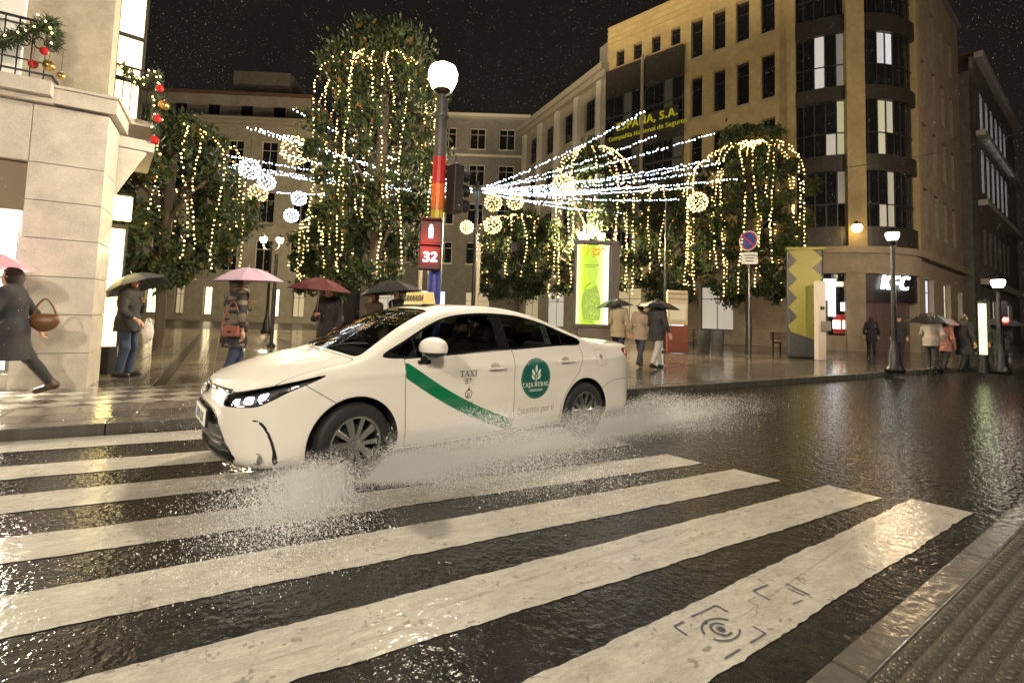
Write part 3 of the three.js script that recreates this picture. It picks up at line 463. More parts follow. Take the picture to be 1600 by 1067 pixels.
// ---- the buildings behind the plaza
{
  const B = thing('plaza_end_building', 'pale building with a set-back attic and a roof box behind the left trees', 'building', V(-40, 0, -40), 0.03);
  const o = []; for (const y of [13.0, 8.6, 4.4]) for (let k = 0; k < 8; k++) o.push([1.6 + k * 2.9, 3.0 + k * 2.9, y, y + 2.7]);
  wall(B, 0, 24.5, 3.8, 17.2, o, M.pale, { bars: 1, frame: M.frame }); wall(B, 0, 24.5, 0.1, 3.8, [[7, 8.4, 0.6, 3.0, addedShopY], [10.2, 11.2, 0.6, 3.0, addedShopY], [12.6, 13.4, 0.6, 3.0, litY], [15.0, 15.7, 0.6, 3.0, addedShopY], [17.4, 18.8, 0.6, 3.0, litY], [20.6, 21.3, 0.6, 3.0, addedShopY], [22.4, 23.4, 0.6, 3.0, litY]], M.pale, { bars: 1 });  // bright shop windows added for gold reflections on the wet plaza
  obj('cornice', [bb(-0.3, 24.9, 17.0, 17.25, 0.002, 0.5), bb(-0.3, 25.0, 17.25, 17.5, -0.4, 0.75), bb(-0.3, 24.8, 3.7, 3.95, 0.002, 0.3)], M.pale, B); obj('roof', bb(-0.3, 24.9, 17.5, 17.6, -12, 0.6), M.tileRoof, B); obj('end_wall', boxUV(bb(24.0, 24.5, 0.1, 17.2, -12, -0.4)), M.pale, B);
  const A = sub('attic', B); A.position.z = -1.5; wall(A, 7, 22.4, 17.6, 20.3, [[10.4, 11.5, 17.9, 19.4], [13.3, 14.4, 17.9, 19.4], [16.2, 17.3, 17.9, 19.4], [19.1, 20.2, 17.9, 19.4]], M.pale, { bars: 1 }); obj('roof_edge', bb(6.8, 22.7, 20.3, 20.55, -8, 0.25), M.tileRoof, A); obj('end_wall', boxUV(bb(21.9, 22.4, 17.6, 20.3, -8, -0.36)), M.pale, A);
  obj('roof_box', boxUV(bb(14.6, 19.8, 20.5, 23.3, -7, -3)), M.grey, B);
  const bal = sub('balcony', B); obj('slab', bb(15, 20.4, 8.3, 8.5, 0.002, 0.9), M.pale, bal); obj('railing', [bb(15, 20.4, 9.4, 9.46, 0.84, 0.9), ...Array.from({ length: 28 }, (_, i) => bx(0.03, 0.9, 0.03, 15.1 + i * 0.19, 8.95, 0.86))], M.iron, bal);
}
{
  const B = thing('grey_white_building', 'grey building with white window frames behind the tall lamp', 'building', V(-14, 0, -48), 0);
  const o = []; for (const y of [18.2, 14.4, 10.4, 6.4]) for (let k = 0; k < 5; k++) o.push([1.4 + k * 3.0, 3.0 + k * 3.0, y, y + 2.2]);
  wall(B, 0, 16.4, 4.4, 21.4, o, M.grey, { bars: 1, frame: M.frame, sill: M.frame }); wall(B, 0, 16.4, 0.1, 4.4, [[1.5, 4, 0.5, 3.6, litW], [6, 8.5, 0.5, 3.6, litB], [10.5, 13, 0.5, 3.6, litY]], M.grey);
  obj('cornice', [bb(-0.2, 16.5, 21.4, 21.7, -0.4, 0.6), bb(-0.2, 16.5, 17.4, 17.6, 0.002, 0.25)], M.frame, B); obj('roof', bb(-0.2, 16.5, 21.7, 21.8, -10, 0.5), M.tileRoof, B);
}
{
  const B = thing('old_stone_building', 'old stone building with weathered pilasters left of the ochre building', 'building', V(1.9, 0, -48), Math.atan2(-12.4, 6.6));
  B.rotation.y = -Math.atan2(12.6, 5.6);
  const o = []; for (const y of [16.2, 12.2, 8.2]) for (let k = 0; k < 4; k++) o.push([1.4 + k * 3.2, 2.8 + k * 3.2, y, y + 2.6]);
  wall(B, 0, 14.2, 4.4, 20.4, o, M.pale, { bars: 1 }); wall(B, 0, 14.2, 0.1, 4.4, [[1, 4, 0.5, 3.6, litY], [5.5, 8.5, 0.5, 3.6, litW], [10, 13, 0.5, 3.6, litY]], M.pale);
  for (let k = 0; k < 5; k++) obj('pilaster', boxUV(bb(0.1 + k * 3.2, 0.7 + k * 3.2, 4.6, 19.6, 0.002, 0.25)), M.frame, B); obj('cornice', [bb(-0.1, 14.3, 19.6, 20.0, 0.002, 0.5), bb(-0.1, 14.3, 20.0, 20.5, -0.4, 0.8)], M.pale, B);
  obj('roof_room', boxUV(bb(11.8, 14.2, 20.5, 23.2, -4, -0.8)), M.grey, B);
}

// ---------------------------------------------------------------- trees with fairy lights
M.bark = std([0.09, 0.07, 0.05], 0.85, { bumpMap: repeatOf(TX.grain, 2), bumpScale: 0.01 });
const leafGeo = (() => { const g = new THREE.BufferGeometry(), p = [0, 0, 0, 0.035, 0.05, 0.012, 0, 0.055, 0, -0.035, 0.05, 0.012, 0.026, 0.10, 0.008, 0, 0.14, -0.01, -0.026, 0.10, 0.008]; g.setAttribute('position', new THREE.Float32BufferAttribute(p, 3)); g.setIndex([0, 1, 2, 0, 2, 3, 2, 1, 4, 2, 4, 5, 2, 5, 6, 2, 6, 3]); g.computeVertexNormals(); return g; })();
const leafMat = phy([1, 1, 1], 0.55, { transmission: 0.25, thickness: 0 }), leafMat2 = phy([1, 1, 1], 0.45, { transmission: 0.25, thickness: 0 });
// crown(t, a): radius of the crown at height share t and bearing a
function tree(o) {
  const T = thing('plaza_tree', o.label, 'tree', o.at, o.turn ?? 0, 'trees wound with fairy lights'), h = o.h, b = o.base, R = o.r, wob = noiseField(16, o.seed);
  const prof = (t) => R * (o.cone ? Math.pow(Math.sin(Math.PI * Math.min(1, 0.16 + 0.84 * t)), 0.6) * (1 - 0.42 * t) * 1.12 : Math.pow(Math.max(0, Math.sin(Math.PI * (0.1 + 0.9 * t * 0.98))), 0.5));
  const crown = (t, a) => prof(t) * (0.78 + 0.5 * wob(a * 2.546, t * 6));
  obj('trunk', tube([V(0, -0.05, 0), V(0.03, b * 0.5, 0.02), V(-0.03, b, 0), V(0.04, b + (h - b) * 0.45, 0.05), V(0, b + (h - b) * 0.8, 0)], 0.13 * (o.trunk ?? 1), 18, 9).scale(1, 1, 1), M.bark, T);
  for (let k = 0; k < 9; k++) { const t = 0.05 + 0.08 * k, a = k * 2.4 + 1, p = V(0, b + (h - b) * t * 0.8, 0), q = V(Math.cos(a) * crown(t + 0.12, a) * 0.75, b + (h - b) * (t + 0.14), Math.sin(a) * crown(t + 0.12, a) * 0.75); obj('limb', tube([p, p.clone().lerp(q, 0.5).add(V(0, 0.12, 0)), q], 0.045, 8, 6), M.bark, T); }
  const im = new THREE.InstancedMesh(leafGeo, o.mat ?? leafMat, o.n), m = new THREE.Matrix4(), q = new THREE.Quaternion(), e = new THREE.Euler(), c = new THREE.Color(); im.name = 'crown'; im.castShadow = im.receiveShadow = true; im.userData.kind = 'stuff';
  const clumps = []; for (let k = 0; k < (o.clumps ?? 90); k++) { const t = rnd(), a = rnd() * 6.2832, f = Math.sqrt(rr(0.12, 1)); clumps.push([t, a, f, rr(0.16, 0.42) * Math.min(1, R / 2)]); }
  for (let i = 0; i < o.n; i++) {
    const [t, a, f, s] = clumps[Math.floor(rnd() * clumps.length)], r = crown(t, a) * f, p = V(Math.cos(a) * r + gauss() * s, b + (h - b) * t + gauss() * s * 0.8, Math.sin(a) * r + gauss() * s);
    e.set(rr(0.6, 2.6), rnd() * 6.28, rr(-0.7, 0.7)); q.setFromEuler(e); const k = rr(0.7, 1.35) * (o.leaf ?? 1); m.compose(p, q, V(k, k, k)); im.setMatrixAt(i, m);
    const g = rnd(), w = rnd() < (o.autumn ?? 0.06); im.setColorAt(i, w ? c.setRGB(0.16, 0.085, 0.02) : c.setRGB(lerp(0.022, 0.055, g), lerp(0.042, 0.085, g), lerp(0.010, 0.022, g)));
  }
  T.add(im);
  // strings of warm bulbs let down over the crown
  const top = b + (h - b) * (o.lightTop ?? 0.97);
  for (let k = 0; k < o.strings; k++) {
    const a0 = k / o.strings * 6.2832 + rr(-0.2, 0.2) + (o.sa ?? 0), low = b + (h - b) * rr(0.0, 0.25), pts = [], rk = R * rr(0.58, 1.10), n = 16;
    for (let i = 0; i <= n; i++) { const u = i / n, q = Math.min(1, u / 0.45) * Math.PI / 2, drop = 0.26 * rk / R, y = lerp(top, low, u < 0.45 ? drop * (1 - Math.cos(q)) : drop + (1 - drop) * (u - 0.45) / 0.55), a = a0 + 0.06 * Math.sin(u * 9 + k * 1.7), r = rk * (0.03 + 0.97 * Math.sin(q)); pts.push(V(Math.cos(a) * r, y, Math.sin(a) * r)); }
    lightString(o.stringLabel, 'fairy lights on ' + o.short, pts.map((p) => p.applyAxisAngle(V(0, 1, 0), o.turn ?? 0).add(o.at)), M.warmBulb, o.step ?? 0.12, o.bulb ?? 0.02, 0.10);
  }
  return T;
}
const bulbGeo = new THREE.IcosahedronGeometry(1, 0);
function lightString(label, group, pts, mat, step, r, drop = 0) {
  const S = thing('light_string', label, 'fairy lights', pts[0].clone(), 0, group), c = new THREE.CatmullRomCurve3(pts.map((p) => p.clone().sub(pts[0]))), L = c.getLength(), n = Math.max(3, Math.round(L / step)), list = [];
  obj('cable', new THREE.TubeGeometry(c, Math.round(n * 0.7), 0.006, 4), M.cable, S);
  for (let i = 0; i < n; i++) { if (rnd() < drop) continue; const p = c.getPointAt((i + 0.5) / n), s = r * rr(0.62, 1.22); list.push(bulbGeo.clone().scale(s, s, s).translate(p.x + gauss() * 0.03, p.y - r * 0.6 + gauss() * 0.03, p.z + gauss() * 0.03)); }
  stuff(obj('bulbs', list, mat, S)); return S;
}
const gy = SKERB;
tree({ label: 'broad low tree with fairy lights beside the stone corner building', stringLabel: 'string of warm fairy lights down the broad tree by the stone building', short: 'the tree by the stone building', at: V(-9.6, gy, -13.6), h: 6.5, base: 2.0, r: 2.15, n: 22000, clumps: 170, leaf: 1.25, seed: 51, strings: 19, sa: 0.2 });
tree({ label: 'tall tree wound with fairy lights behind the tall globe lamp', stringLabel: 'string of warm fairy lights down the tallest tree', short: 'the tallest tree', at: V(-3.95, gy, -15), h: 10.4, base: 2.2, r: 2.1, n: 36000, clumps: 230, leaf: 1.25, seed: 52, strings: 20, cone: 0, lightTop: 0.88, autumn: 0.10, sa: 0.5, trunk: 1.3 });
tree({ label: 'small far tree with fairy lights left of the lit advertisement', stringLabel: 'string of warm fairy lights on the small tree left of the advertisement', short: 'the small far tree', at: V(0.9, gy, -25), h: 6.6, base: 2.2, r: 2.3, n: 17000, clumps: 140, seed: 53, strings: 13, leaf: 1.5, bulb: 0.028, step: 0.18 });
tree({ label: 'pointed tree with fairy lights behind the lit advertisement', stringLabel: 'string of warm fairy lights on the pointed tree behind the advertisement', short: 'the tree behind the advertisement', at: V(4.0, gy, -22), h: 9.4, base: 2.2, r: 2.0, n: 16000, clumps: 140, seed: 54, strings: 15, cone: 1, leaf: 1.45, bulb: 0.027, step: 0.165 });
tree({ label: 'dark tree with fairy lights between the advertisement and the parking sign', stringLabel: 'string of warm fairy lights on the tree left of the parking sign', short: 'the tree left of the parking sign', at: V(8.3, gy, -24), h: 8.2, base: 2.2, r: 1.9, n: 19000, clumps: 150, seed: 55, strings: 12, leaf: 1.5, bulb: 0.028, step: 0.18 });
tree({ label: 'wide tree with fairy lights in front of the ochre building', stringLabel: 'string of warm fairy lights on the wide tree before the ochre building', short: 'the tree before the ochre building', at: V(11.4, gy, -22), h: 10.2, base: 2.3, r: 2.5, n: 26000, clumps: 200, seed: 56, strings: 20, leaf: 1.45, bulb: 0.027, step: 0.165, lightTop: 0.93 });
tree({ label: 'slim tree with fairy lights behind the dark red umbrella', stringLabel: 'string of warm fairy lights on the slim tree behind the dark red umbrella', short: 'the slim tree', at: V(-8.2, gy, -22), h: 5.6, base: 1.9, r: 1.6, n: 11000, clumps: 100, seed: 57, strings: 10, leaf: 1.45, bulb: 0.027, step: 0.18 });
// ---- a tent of white light strings over the plaza, with hanging balls of light
const HUB = V(-1.0, 6.15, -18);
{
  const H = thing('string_light_hub', 'dark steel mast and ring that carry the white light strings', 'mast', V(HUB.x, gy, HUB.z));
  obj('mast', cy(0.09, 0.06, 6.3, 0, 0, 0, 12), M.iron, H); obj('ring', new THREE.TorusGeometry(0.28, 0.025, 8, 24).rotateX(Math.PI / 2).translate(0, 6.05, 0), M.iron, H);
  const N0 = 26;
  for (let k = 0; k < N0; k++) {
    const a = (k < 13 ? lerp(-1.02, 0.98, k / 12) : Math.PI + lerp(-1.0, 1.0, (k - 13) / 12)), R = 8.9 + 0.8 * Math.sin(k * 2.1), e = V(HUB.x + R * Math.cos(a), 6.9 + 0.75 * Math.sin(k * 2.3), HUB.z + R * 0.62 * Math.sin(a)), s = V(HUB.x + 0.3 * Math.cos(a), 6.1, HUB.z + 0.3 * Math.sin(a)), pts = [];
    for (let i = 0; i <= 8; i++) { const t = i / 8, p = s.clone().lerp(e, t); p.y -= 0.16 * 4 * t * (1 - t); pts.push(p); }
    lightString('cold white light string of the tent over the plaza', 'white light strings over the plaza', pts, M.coldBulb, 0.10, 0.023, 0.03);
  }
}
function lightBall(label, p, r, mat) {
  const B = thing('light_ball', label, 'light ball', p, 0, 'balls of light hanging over the plaza'), fr = [], bu = [];
  for (const q of [0, 0.785, 1.571, 2.356]) fr.push(new THREE.TorusGeometry(r, 0.006, 5, 28).rotateY(q)); for (const y of [-0.5, 0, 0.5]) fr.push(new THREE.TorusGeometry(r * Math.sqrt(1 - y * y), 0.006, 5, 28).rotateX(Math.PI / 2).translate(0, y * r, 0));
  obj('frame', fr, M.steel, B); const n = r > 0.3 ? 90 : 60; for (let i = 0; i < n; i++) { const y = 1 - 2 * (i + 0.5) / n, a = i * 2.39996, q = Math.sqrt(1 - y * y) * r * 1.02, s = rr(0.014, 0.022) * (r > 0.3 ? 1.1 : 1); bu.push(bulbGeo.clone().scale(s, s, s).translate(q * Math.cos(a), y * r, q * Math.sin(a))); }
  stuff(obj('bulbs', bu, mat, B)); obj('cable', rod(V(0, r, 0), V(0, r + rr(0.5, 1.1), 0), 0.006, 4), M.cable, B);
}
lightBall('largest warm ball of light, high left of the tallest tree', V(-6.66, 6.40, -15), 0.43, M.warmBulb); lightBall('brightest white ball of light left of the tallest tree', V(-8.09, 5.75, -15), 0.31, M.coldBulb); lightBall('small bluish ball of light right below the brightest white one', V(-8.03, 5.6, -16), 0.27, M.coldBulb); lightBall('dim warm ball of light below the brightest white one', V(-7.94, 5.05, -15.3), 0.28, M.warmBulb); lightBall('white ball of light beside the tallest tree, second lowest on its left', V(-6.47, 4.85, -15), 0.22, M.coldBulb); lightBall('lowest white ball of light left of the tallest tree', V(-6.68, 4.3, -15), 0.21, M.coldBulb);
lightBall('small warm ball of light just right of the pedestrian signal', V(-1.12, 4.11, -15), 0.2, M.warmBulb); lightBall('warm ball of light under the hub, second from the signal', V(-0.31, 4.24, -15.2), 0.27, M.warmBulb); lightBall('warm ball of light under the hub of the white strings', V(-0.33, 5.06, -15.6), 0.28, M.warmBulb); lightBall('warm ball of light right of the hub among the white strings', V(0.4, 5.22, -16), 0.27, M.warmBulb); lightBall('bright warm ball of light left of the pointed tree', V(1.89, 5.54, -15), 0.34, M.warmBulb); lightBall('warm ball of light farthest right, before the ochre building', V(6.98, 5.66, -17), 0.34, M.warmBulb);

// ---------------------------------------------------------------- lamps, signals, signs
function lampLight(p, c, cd, r = 8) { const l = new THREE.PointLight(col(...c), cd); l.position.copy(p); l.castShadow = true; l.shadow.radius = r; scene.add(l); return l; }
const WARM = [1, 0.78, 0.48], SODIUM = [1, 0.62, 0.22];
// ---- the tall globe lamp with rainbow bands and the pedestrian signal
{
  const X = -1.09, Z = -7.9, P = thing('rainbow_lamp_post', 'tall globe lamp post with rainbow painted bands behind the taxi', 'lamp post', V(X, SKERB, Z)), y0 = -SKERB;
  obj('base', lathe([[0.001, 0], [0.20, 0], [0.20, 0.10], [0.15, 0.16], [0.13, 0.5], [0.115, 0.56]], 24), M.iron, P);
  for (const [a, b, c] of [[0.56, 0.95, [0.20, 0.03, 0.30]], [0.95, 2.09, [0.03, 0.06, 0.34]], [2.09, 2.52, [0.02, 0.22, 0.05]], [2.52, 3.08, [0.55, 0.40, 0.02]], [3.08, 3.52, [0.60, 0.16, 0.02]], [3.52, 3.98, [0.42, 0.02, 0.02]]]) obj('painted_band', cy(0.112, 0.112, b - a - 0.003, 0, a + y0, 0, 24), phy(c, 0.35), P);
  obj('pole', [cy(0.108, 0.10, 0.98, 0, 3.98 + y0, 0, 24), cy(0.125, 0.125, 0.05, 0, 4.66 + y0, 0, 24), cy(0.06, 0.06, 0.14, 0, 4.96 + y0, 0, 16)], std([0.10, 0.10, 0.10], 0.45, { metalness: 0.4 }), P);
  obj('lamp_cup', lathe([[0.05, 5.06 + y0], [0.13, 5.10 + y0], [0.155, 5.13 + y0], [0.15, 5.14 + y0]], 24), M.iron, P);
  obj('globe_lamp', lathe([[0.13, 5.12 + y0], [0.19, 5.20 + y0], [0.243, 5.34 + y0], [0.247, 5.44 + y0], [0.21, 5.53 + y0], [0.11, 5.59 + y0], [0.001, 5.60 + y0]], 32), glow([1, 0.90, 0.62], 22), P);
  lampLight(V(X, 5.36, Z), [1, 0.87, 0.66], 210, 10);
  const S = thing('pedestrian_signal', 'red pedestrian signal showing a standing figure above the number 32', 'traffic signal', V(X + 0.0, 2.05, Z + 0.20), 0.12);
  obj('housing', [rb(0.37, 0.41, 0.16, 0.03, -0.06, 0.215, 0, 3), rb(0.37, 0.41, 0.16, 0.03, -0.06, 0.635, 0, 3)], M.black, S); obj('bracket', [bx(0.05, 0.05, 0.16, 0.02, 0.1, -0.13), bx(0.05, 0.05, 0.16, 0.02, 0.74, -0.13)], M.iron, S);
  obj('visor', [bx(0.32, 0.015, 0.14, -0.06, 0.415, 0.13), bx(0.32, 0.015, 0.14, -0.06, 0.825, 0.13)], M.black, S);
  const red = glow([1, 0.05, 0.06], 7), lensM = glow([0.9, 0.01, 0.02], 0.05, { color: col(0.02, 0.004, 0.004) });
  obj('lens', [new THREE.CircleGeometry(0.135, 28).translate(-0.06, 0.63, 0.083), rb(0.27, 0.27, 0.01, 0.02, -0.06, 0.22, 0.080)], lensM, S);
  obj('figure_light', merged([new THREE.CircleGeometry(0.024, 14).translate(-0.06, 0.715, 0.088), new THREE.PlaneGeometry(0.075, 0.085).translate(-0.06, 0.645, 0.088), new THREE.PlaneGeometry(0.026, 0.085).translate(-0.079, 0.565, 0.088), new THREE.PlaneGeometry(0.026, 0.085).translate(-0.041, 0.565, 0.088)]), glow([1, 0.40, 0.36], 14), S);
  obj('number_light', letters('32', 0.155, 0.006).translate(-0.06, 0.22, 0.086), glow([1, 0.40, 0.36], 14), S);
  const rl = new THREE.PointLight(col(1, 0.06, 0.05), 4); rl.position.set(X - 0.06, 2.48, Z + 0.75); rl.shadow.radius = 6; scene.add(rl);
  const T = thing('vehicle_signal', 'dark back of a traffic signal fixed right of the rainbow lamp post', 'traffic signal', V(X + 0.27, 3.05, Z - 0.05), 2.3);
  obj('housing', rb(0.26, 0.82, 0.20, 0.03, 0, 0.42, 0, 2), M.black, T); for (const y of [0.16, 0.42, 0.68]) { const u = sub('lamp_unit', T); obj('hood', new THREE.CylinderGeometry(0.105, 0.105, 0.16, 20, 1, true).rotateX(Math.PI / 2).translate(0, y, 0.17), M.black, u); obj('lens', new THREE.CircleGeometry(0.1, 20).translate(0, y, 0.102), std([0.03, 0.03, 0.03], 0.2), u); } obj('bracket', bx(0.3, 0.04, 0.04, 0.08, 0.2, -0.05), M.iron, T);
}
// ---- black lamp posts with one glowing glass
function lampPost(label, at, h, opt = {}) {
  const P = thing('street_lamp', label, 'street lamp', at, opt.turn ?? 0, opt.group), k = opt.k ?? 1;
  obj('base', lathe([[0.001, 0], [0.24, 0], [0.24, 0.12], [0.17, 0.22], [0.15, 0.55], [0.10, 0.75], [0.085, 0.9]], 20), M.iron, P); obj('pole', cy(0.07, 0.05, h - 1.15, 0, 0.88, 0, 14), M.iron, P); obj('collar', lathe([[0.05, h - 0.32], [0.10, h - 0.28], [0.10, h - 0.22], [0.14, h - 0.17]], 18), M.iron, P);
  const heads = opt.heads ?? [[0, 0]];
  for (const [x, y] of heads) { const g = sub('lamp_head', P); if (x) obj('arm', tube([V(0, h - 0.5, 0), V(x * 0.6, h - 0.55, 0), V(x, h - 0.35, 0), V(x, h - 0.2, 0)], 0.025, 10, 6), M.iron, g); obj('lamp_glass', lathe([[0.10, h - 0.18], [0.155, h - 0.06], [0.165, h + 0.02], [0.13, h + 0.10], [0.001, h + 0.13]].map(([r, yy]) => [r * k, yy]), 20).translate(x, 0, 0), glow(opt.glow ?? [1, 0.82, 0.5], opt.e ?? 16), g); obj('cap', lathe([[0.17 * k, h + 0.06], [0.12 * k, h + 0.13], [0.03, h + 0.2], [0.001, h + 0.26]], 18).translate(x, 0, 0), M.iron, g); }
  if (opt.cd) lampLight(V(at.x, at.y + h, at.z), opt.glow ?? [1, 0.80, 0.5], opt.cd, 7);
  return P;
}
lampPost('black lamp post with a broad foot on the kerb before the fast food shop', V(11.3, SKERB, -13.75), 3.95, { cd: 55, glow: [1, 0.72, 0.42], e: 14 });
lampPost('lamp post with a white glass behind the crowd at the right edge', V(15.0, SKERB, -14.4), 2.75, { cd: 26, glow: [1, 0.92, 0.75], e: 18 });
lampPost('double lamp post far across the plaza behind the lilac umbrella', V(-11.6, SKERB, -24), 4.7, { heads: [[-0.42, 0], [0.42, 0]], cd: 620, glow: [1, 0.78, 0.46], e: 34 });
lampPost('double lamp post whose two lights show above the advertisement', V(3.75, SKERB, -20), 4.75, { heads: [[-0.42, 0], [0.42, 0]], cd: 620, glow: [1, 0.78, 0.46], e: 34 });
// lamps of the same kind on the near pavement, behind the camera, which light the crossing and the taxi's flank
lampPost('globe street lamp on the near pavement left of the viewer', UN(-5.2, 1.2, 0.0), 5.6, { cd: 190, glow: [1, 0.85, 0.65], k: 1.4 });
lampPost('globe street lamp on the near pavement right behind the viewer', UN(-0.8, 4.4, 0.0), 5.6, { cd: 210, glow: [1, 0.85, 0.65], k: 1.4 });
lampPost('globe street lamp farther along the near pavement', UN(16, 2.4, 0.0), 5.6, { cd: 120, glow: [1, 0.85, 0.65], k: 1.4 });
// ---- wall lantern on the ochre corner
{
  const W = thing('wall_lantern', 'orange wall lantern on the corner pier of the ochre building', 'wall lamp', V(18.2, 6.45, -24.35), -0.4);
  obj('bracket', [bx(0.06, 0.06, 0.7, 0, 0.35, -0.35), bx(0.3, 0.6, 0.06, 0, 0.3, -0.68)], M.iron, W); obj('lamp_glass', sph(0.24, 0, 0, 0, 20, 14), glow([1, 0.66, 0.2], 18), W); obj('cap', lathe([[0.28, 0.16], [0.16, 0.27], [0.001, 0.36]], 18), M.iron, W);
  lampLight(V(18.2, 6.45, -24.35), [1, 0.62, 0.2], 40, 8);
}
// ---- tall floodlight masts added outside the picture to brighten the fronts
function addedFlood(label, p, cd, c, toward) {
  const F = thing('added_floodlight_mast', label, 'floodlight', V(p.x, SKERB, p.z)); obj('mast', cy(0.12, 0.07, p.y, 0, 0, 0, 12), M.iron, F);
  const h = sub('floodlight', F); h.position.set(0, p.y, 0); h.lookAt(toward.clone().sub(V(p.x, SKERB, p.z)).add(V(p.x, SKERB, p.z))); obj('housing', rb(0.5, 0.36, 0.16, 0.03, 0, 0, -0.06), M.iron, h); obj('lamp_glass', bx(0.44, 0.3, 0.02, 0, 0, 0.04), glow(c, 14), h);
  const s = new THREE.SpotLight(col(...c), cd, 0, 0.95, 0.6); const d = toward.clone().sub(p).normalize(); s.position.copy(p.clone().add(V(0, SKERB, 0)).addScaledVector(d, 0.3)); s.target.position.copy(toward); scene.add(s, s.target); s.castShadow = true; s.shadow.radius = 10;
}
addedFlood('added floodlight mast on the left of the square, out of the picture', V(-16.5, 9, -15), 4600, [1, 0.77, 0.45], V(13, 15, -29));
addedFlood('added floodlight mast on the near pavement, out of the picture', V(24, 9, -4), 620, [1, 0.78, 0.55], V(27, 12, -29));
// ---- lit advertisement
{
  const A = thing('advertising_panel', 'lit green and yellow advertising panel on a dark stand behind the taxi', 'advertising panel', V(2.95, SKERB, -15.2), 0.03), w = 1.12, h0 = 1.02, h1 = 3.62;
  obj('stand', [rb(1.1, h0 - 0.02, 0.2, 0.03, 0.06, h0 / 2, -0.02), rb(1.34, 0.1, 0.4, 0.02, 0.06, 0.05, 0)], std([0.12, 0.10, 0.08], 0.5), A);
  obj('frame', [rb(1.42, 0.10, 0.28, 0.02, 0.08, h1 + 0.05, 0), rb(0.06, h1 - h0, 0.26, 0.015, -0.59, (h0 + h1) / 2, 0), rb(0.28, h1 - h0, 0.26, 0.02, 0.66, (h0 + h1) / 2, 0), rb(1.42, 0.10, 0.28, 0.02, 0.08, h0 - 0.0, 0)], std([0.10, 0.085, 0.08], 0.4), A);
  const cv = document.createElement('canvas'); cv.width = 256; cv.height = 600; const x = cv.getContext('2d');
  const g = x.createLinearGradient(0, 0, 256, 0); g.addColorStop(0, '#d8f6c0'); g.addColorStop(0.22, '#b9dc2a'); g.addColorStop(0.55, '#9fb93a'); g.addColorStop(0.78, '#e9f79a'); g.addColorStop(1, '#f2ffe6'); x.fillStyle = g; x.fillRect(0, 0, 256, 600);
  x.fillStyle = '#c98c1c'; for (let i = 0; i < 26; i++) { x.beginPath(); x.ellipse(60 + rnd() * 150, 20 + rnd() * 60, 4 + rnd() * 26, 2 + rnd() * 6, rnd() * 3, 0, 7); x.fill(); }
  x.fillStyle = '#8aa03c'; x.beginPath(); x.moveTo(70, 330); x.quadraticCurveTo(20, 420, 60, 570); x.lineTo(190, 570); x.quadraticCurveTo(215, 420, 160, 300); x.quadraticCurveTo(110, 350, 70, 330); x.fill();
  x.strokeStyle = '#3d4a22'; x.lineWidth = 5; x.beginPath(); x.moveTo(60, 330); x.quadraticCurveTo(100, 300, 140, 268); x.stroke(); x.fillStyle = '#a9bf45'; x.beginPath(); x.ellipse(128, 190, 46, 100, 0.1, 0, 7); x.fill();
  x.fillStyle = 'rgba(226,244,180,0.6)'; for (let i = 0; i < 90; i++) x.fillRect(70 + rnd() * 110, 350 + rnd() * 200, 2 + rnd() * 7, 2 + rnd() * 5); x.fillStyle = '#5c6e30'; x.fillRect(60, 150, 120, 5); x.fillRect(60, 165, 90, 4); x.fillRect(40, 578, 90, 6);
  const t = new THREE.CanvasTexture(cv); t.colorSpace = THREE.SRGBColorSpace; const pg = new THREE.PlaneGeometry(1.02, h1 - h0 - 0.1).translate(-0.05, (h0 + h1) / 2, 0.10);
  obj('poster_screen', pg, new THREE.MeshStandardMaterial({ color: 0x222222, roughness: 0.4, map: t, emissive: 0xffffff, emissiveMap: t, emissiveIntensity: 1.8 }), A); obj('pane', bx(1.12, h1 - h0 - 0.08, 0.006, -0.02, (h0 + h1) / 2, 0.118), phy([1, 1, 1], 0.02, { transmission: 1, thickness: 0 }), A);
  const l = new THREE.RectAreaLight(col(0.8, 1, 0.5), 1.6, 1.0, 2.4); l.position.set(0, (h0 + h1) / 2, 0.14); l.rotation.y = Math.PI; A.add(l);
}
// ---- no-parking sign
{
  const S = thing('parking_sign', 'round no parking sign with a white plate on a pole', 'road sign', V(10.4, SKERB, -20), -1.05);
  obj('pole', cy(0.035, 0.035, 5.15, 0, 0, 0, 12), M.steel, S); obj('disc', new THREE.CylinderGeometry(0.40, 0.40, 0.02, 36).rotateX(Math.PI / 2).translate(0, 4.72, 0.05), std([0.03, 0.05, 0.30], 0.4), S); obj('red_ring', new THREE.RingGeometry(0.33, 0.40, 36).translate(0, 4.72, 0.063), std([0.5, 0.03, 0.04], 0.4), S); obj('red_bar', bx(0.70, 0.07, 0.004, 0, 0, 0).rotateZ(-0.785).translate(0, 4.72, 0.063), std([0.5, 0.03, 0.04], 0.4), S); obj('disc_rim', new THREE.TorusGeometry(0.40, 0.022, 8, 36).translate(0, 4.72, 0.05), M.white, S);
  const p = sub('plate', S); p.rotation.y = 0.8; obj('board', rb(0.62, 0.5, 0.02, 0.01, 0, 3.98, 0.06), M.white, p); obj('text_lines', [0, 1, 2].map((k) => bx(0.42 - 0.06 * k, 0.035, 0.004, 0, 4.1 - k * 0.12, 0.073)), M.black, p);
}
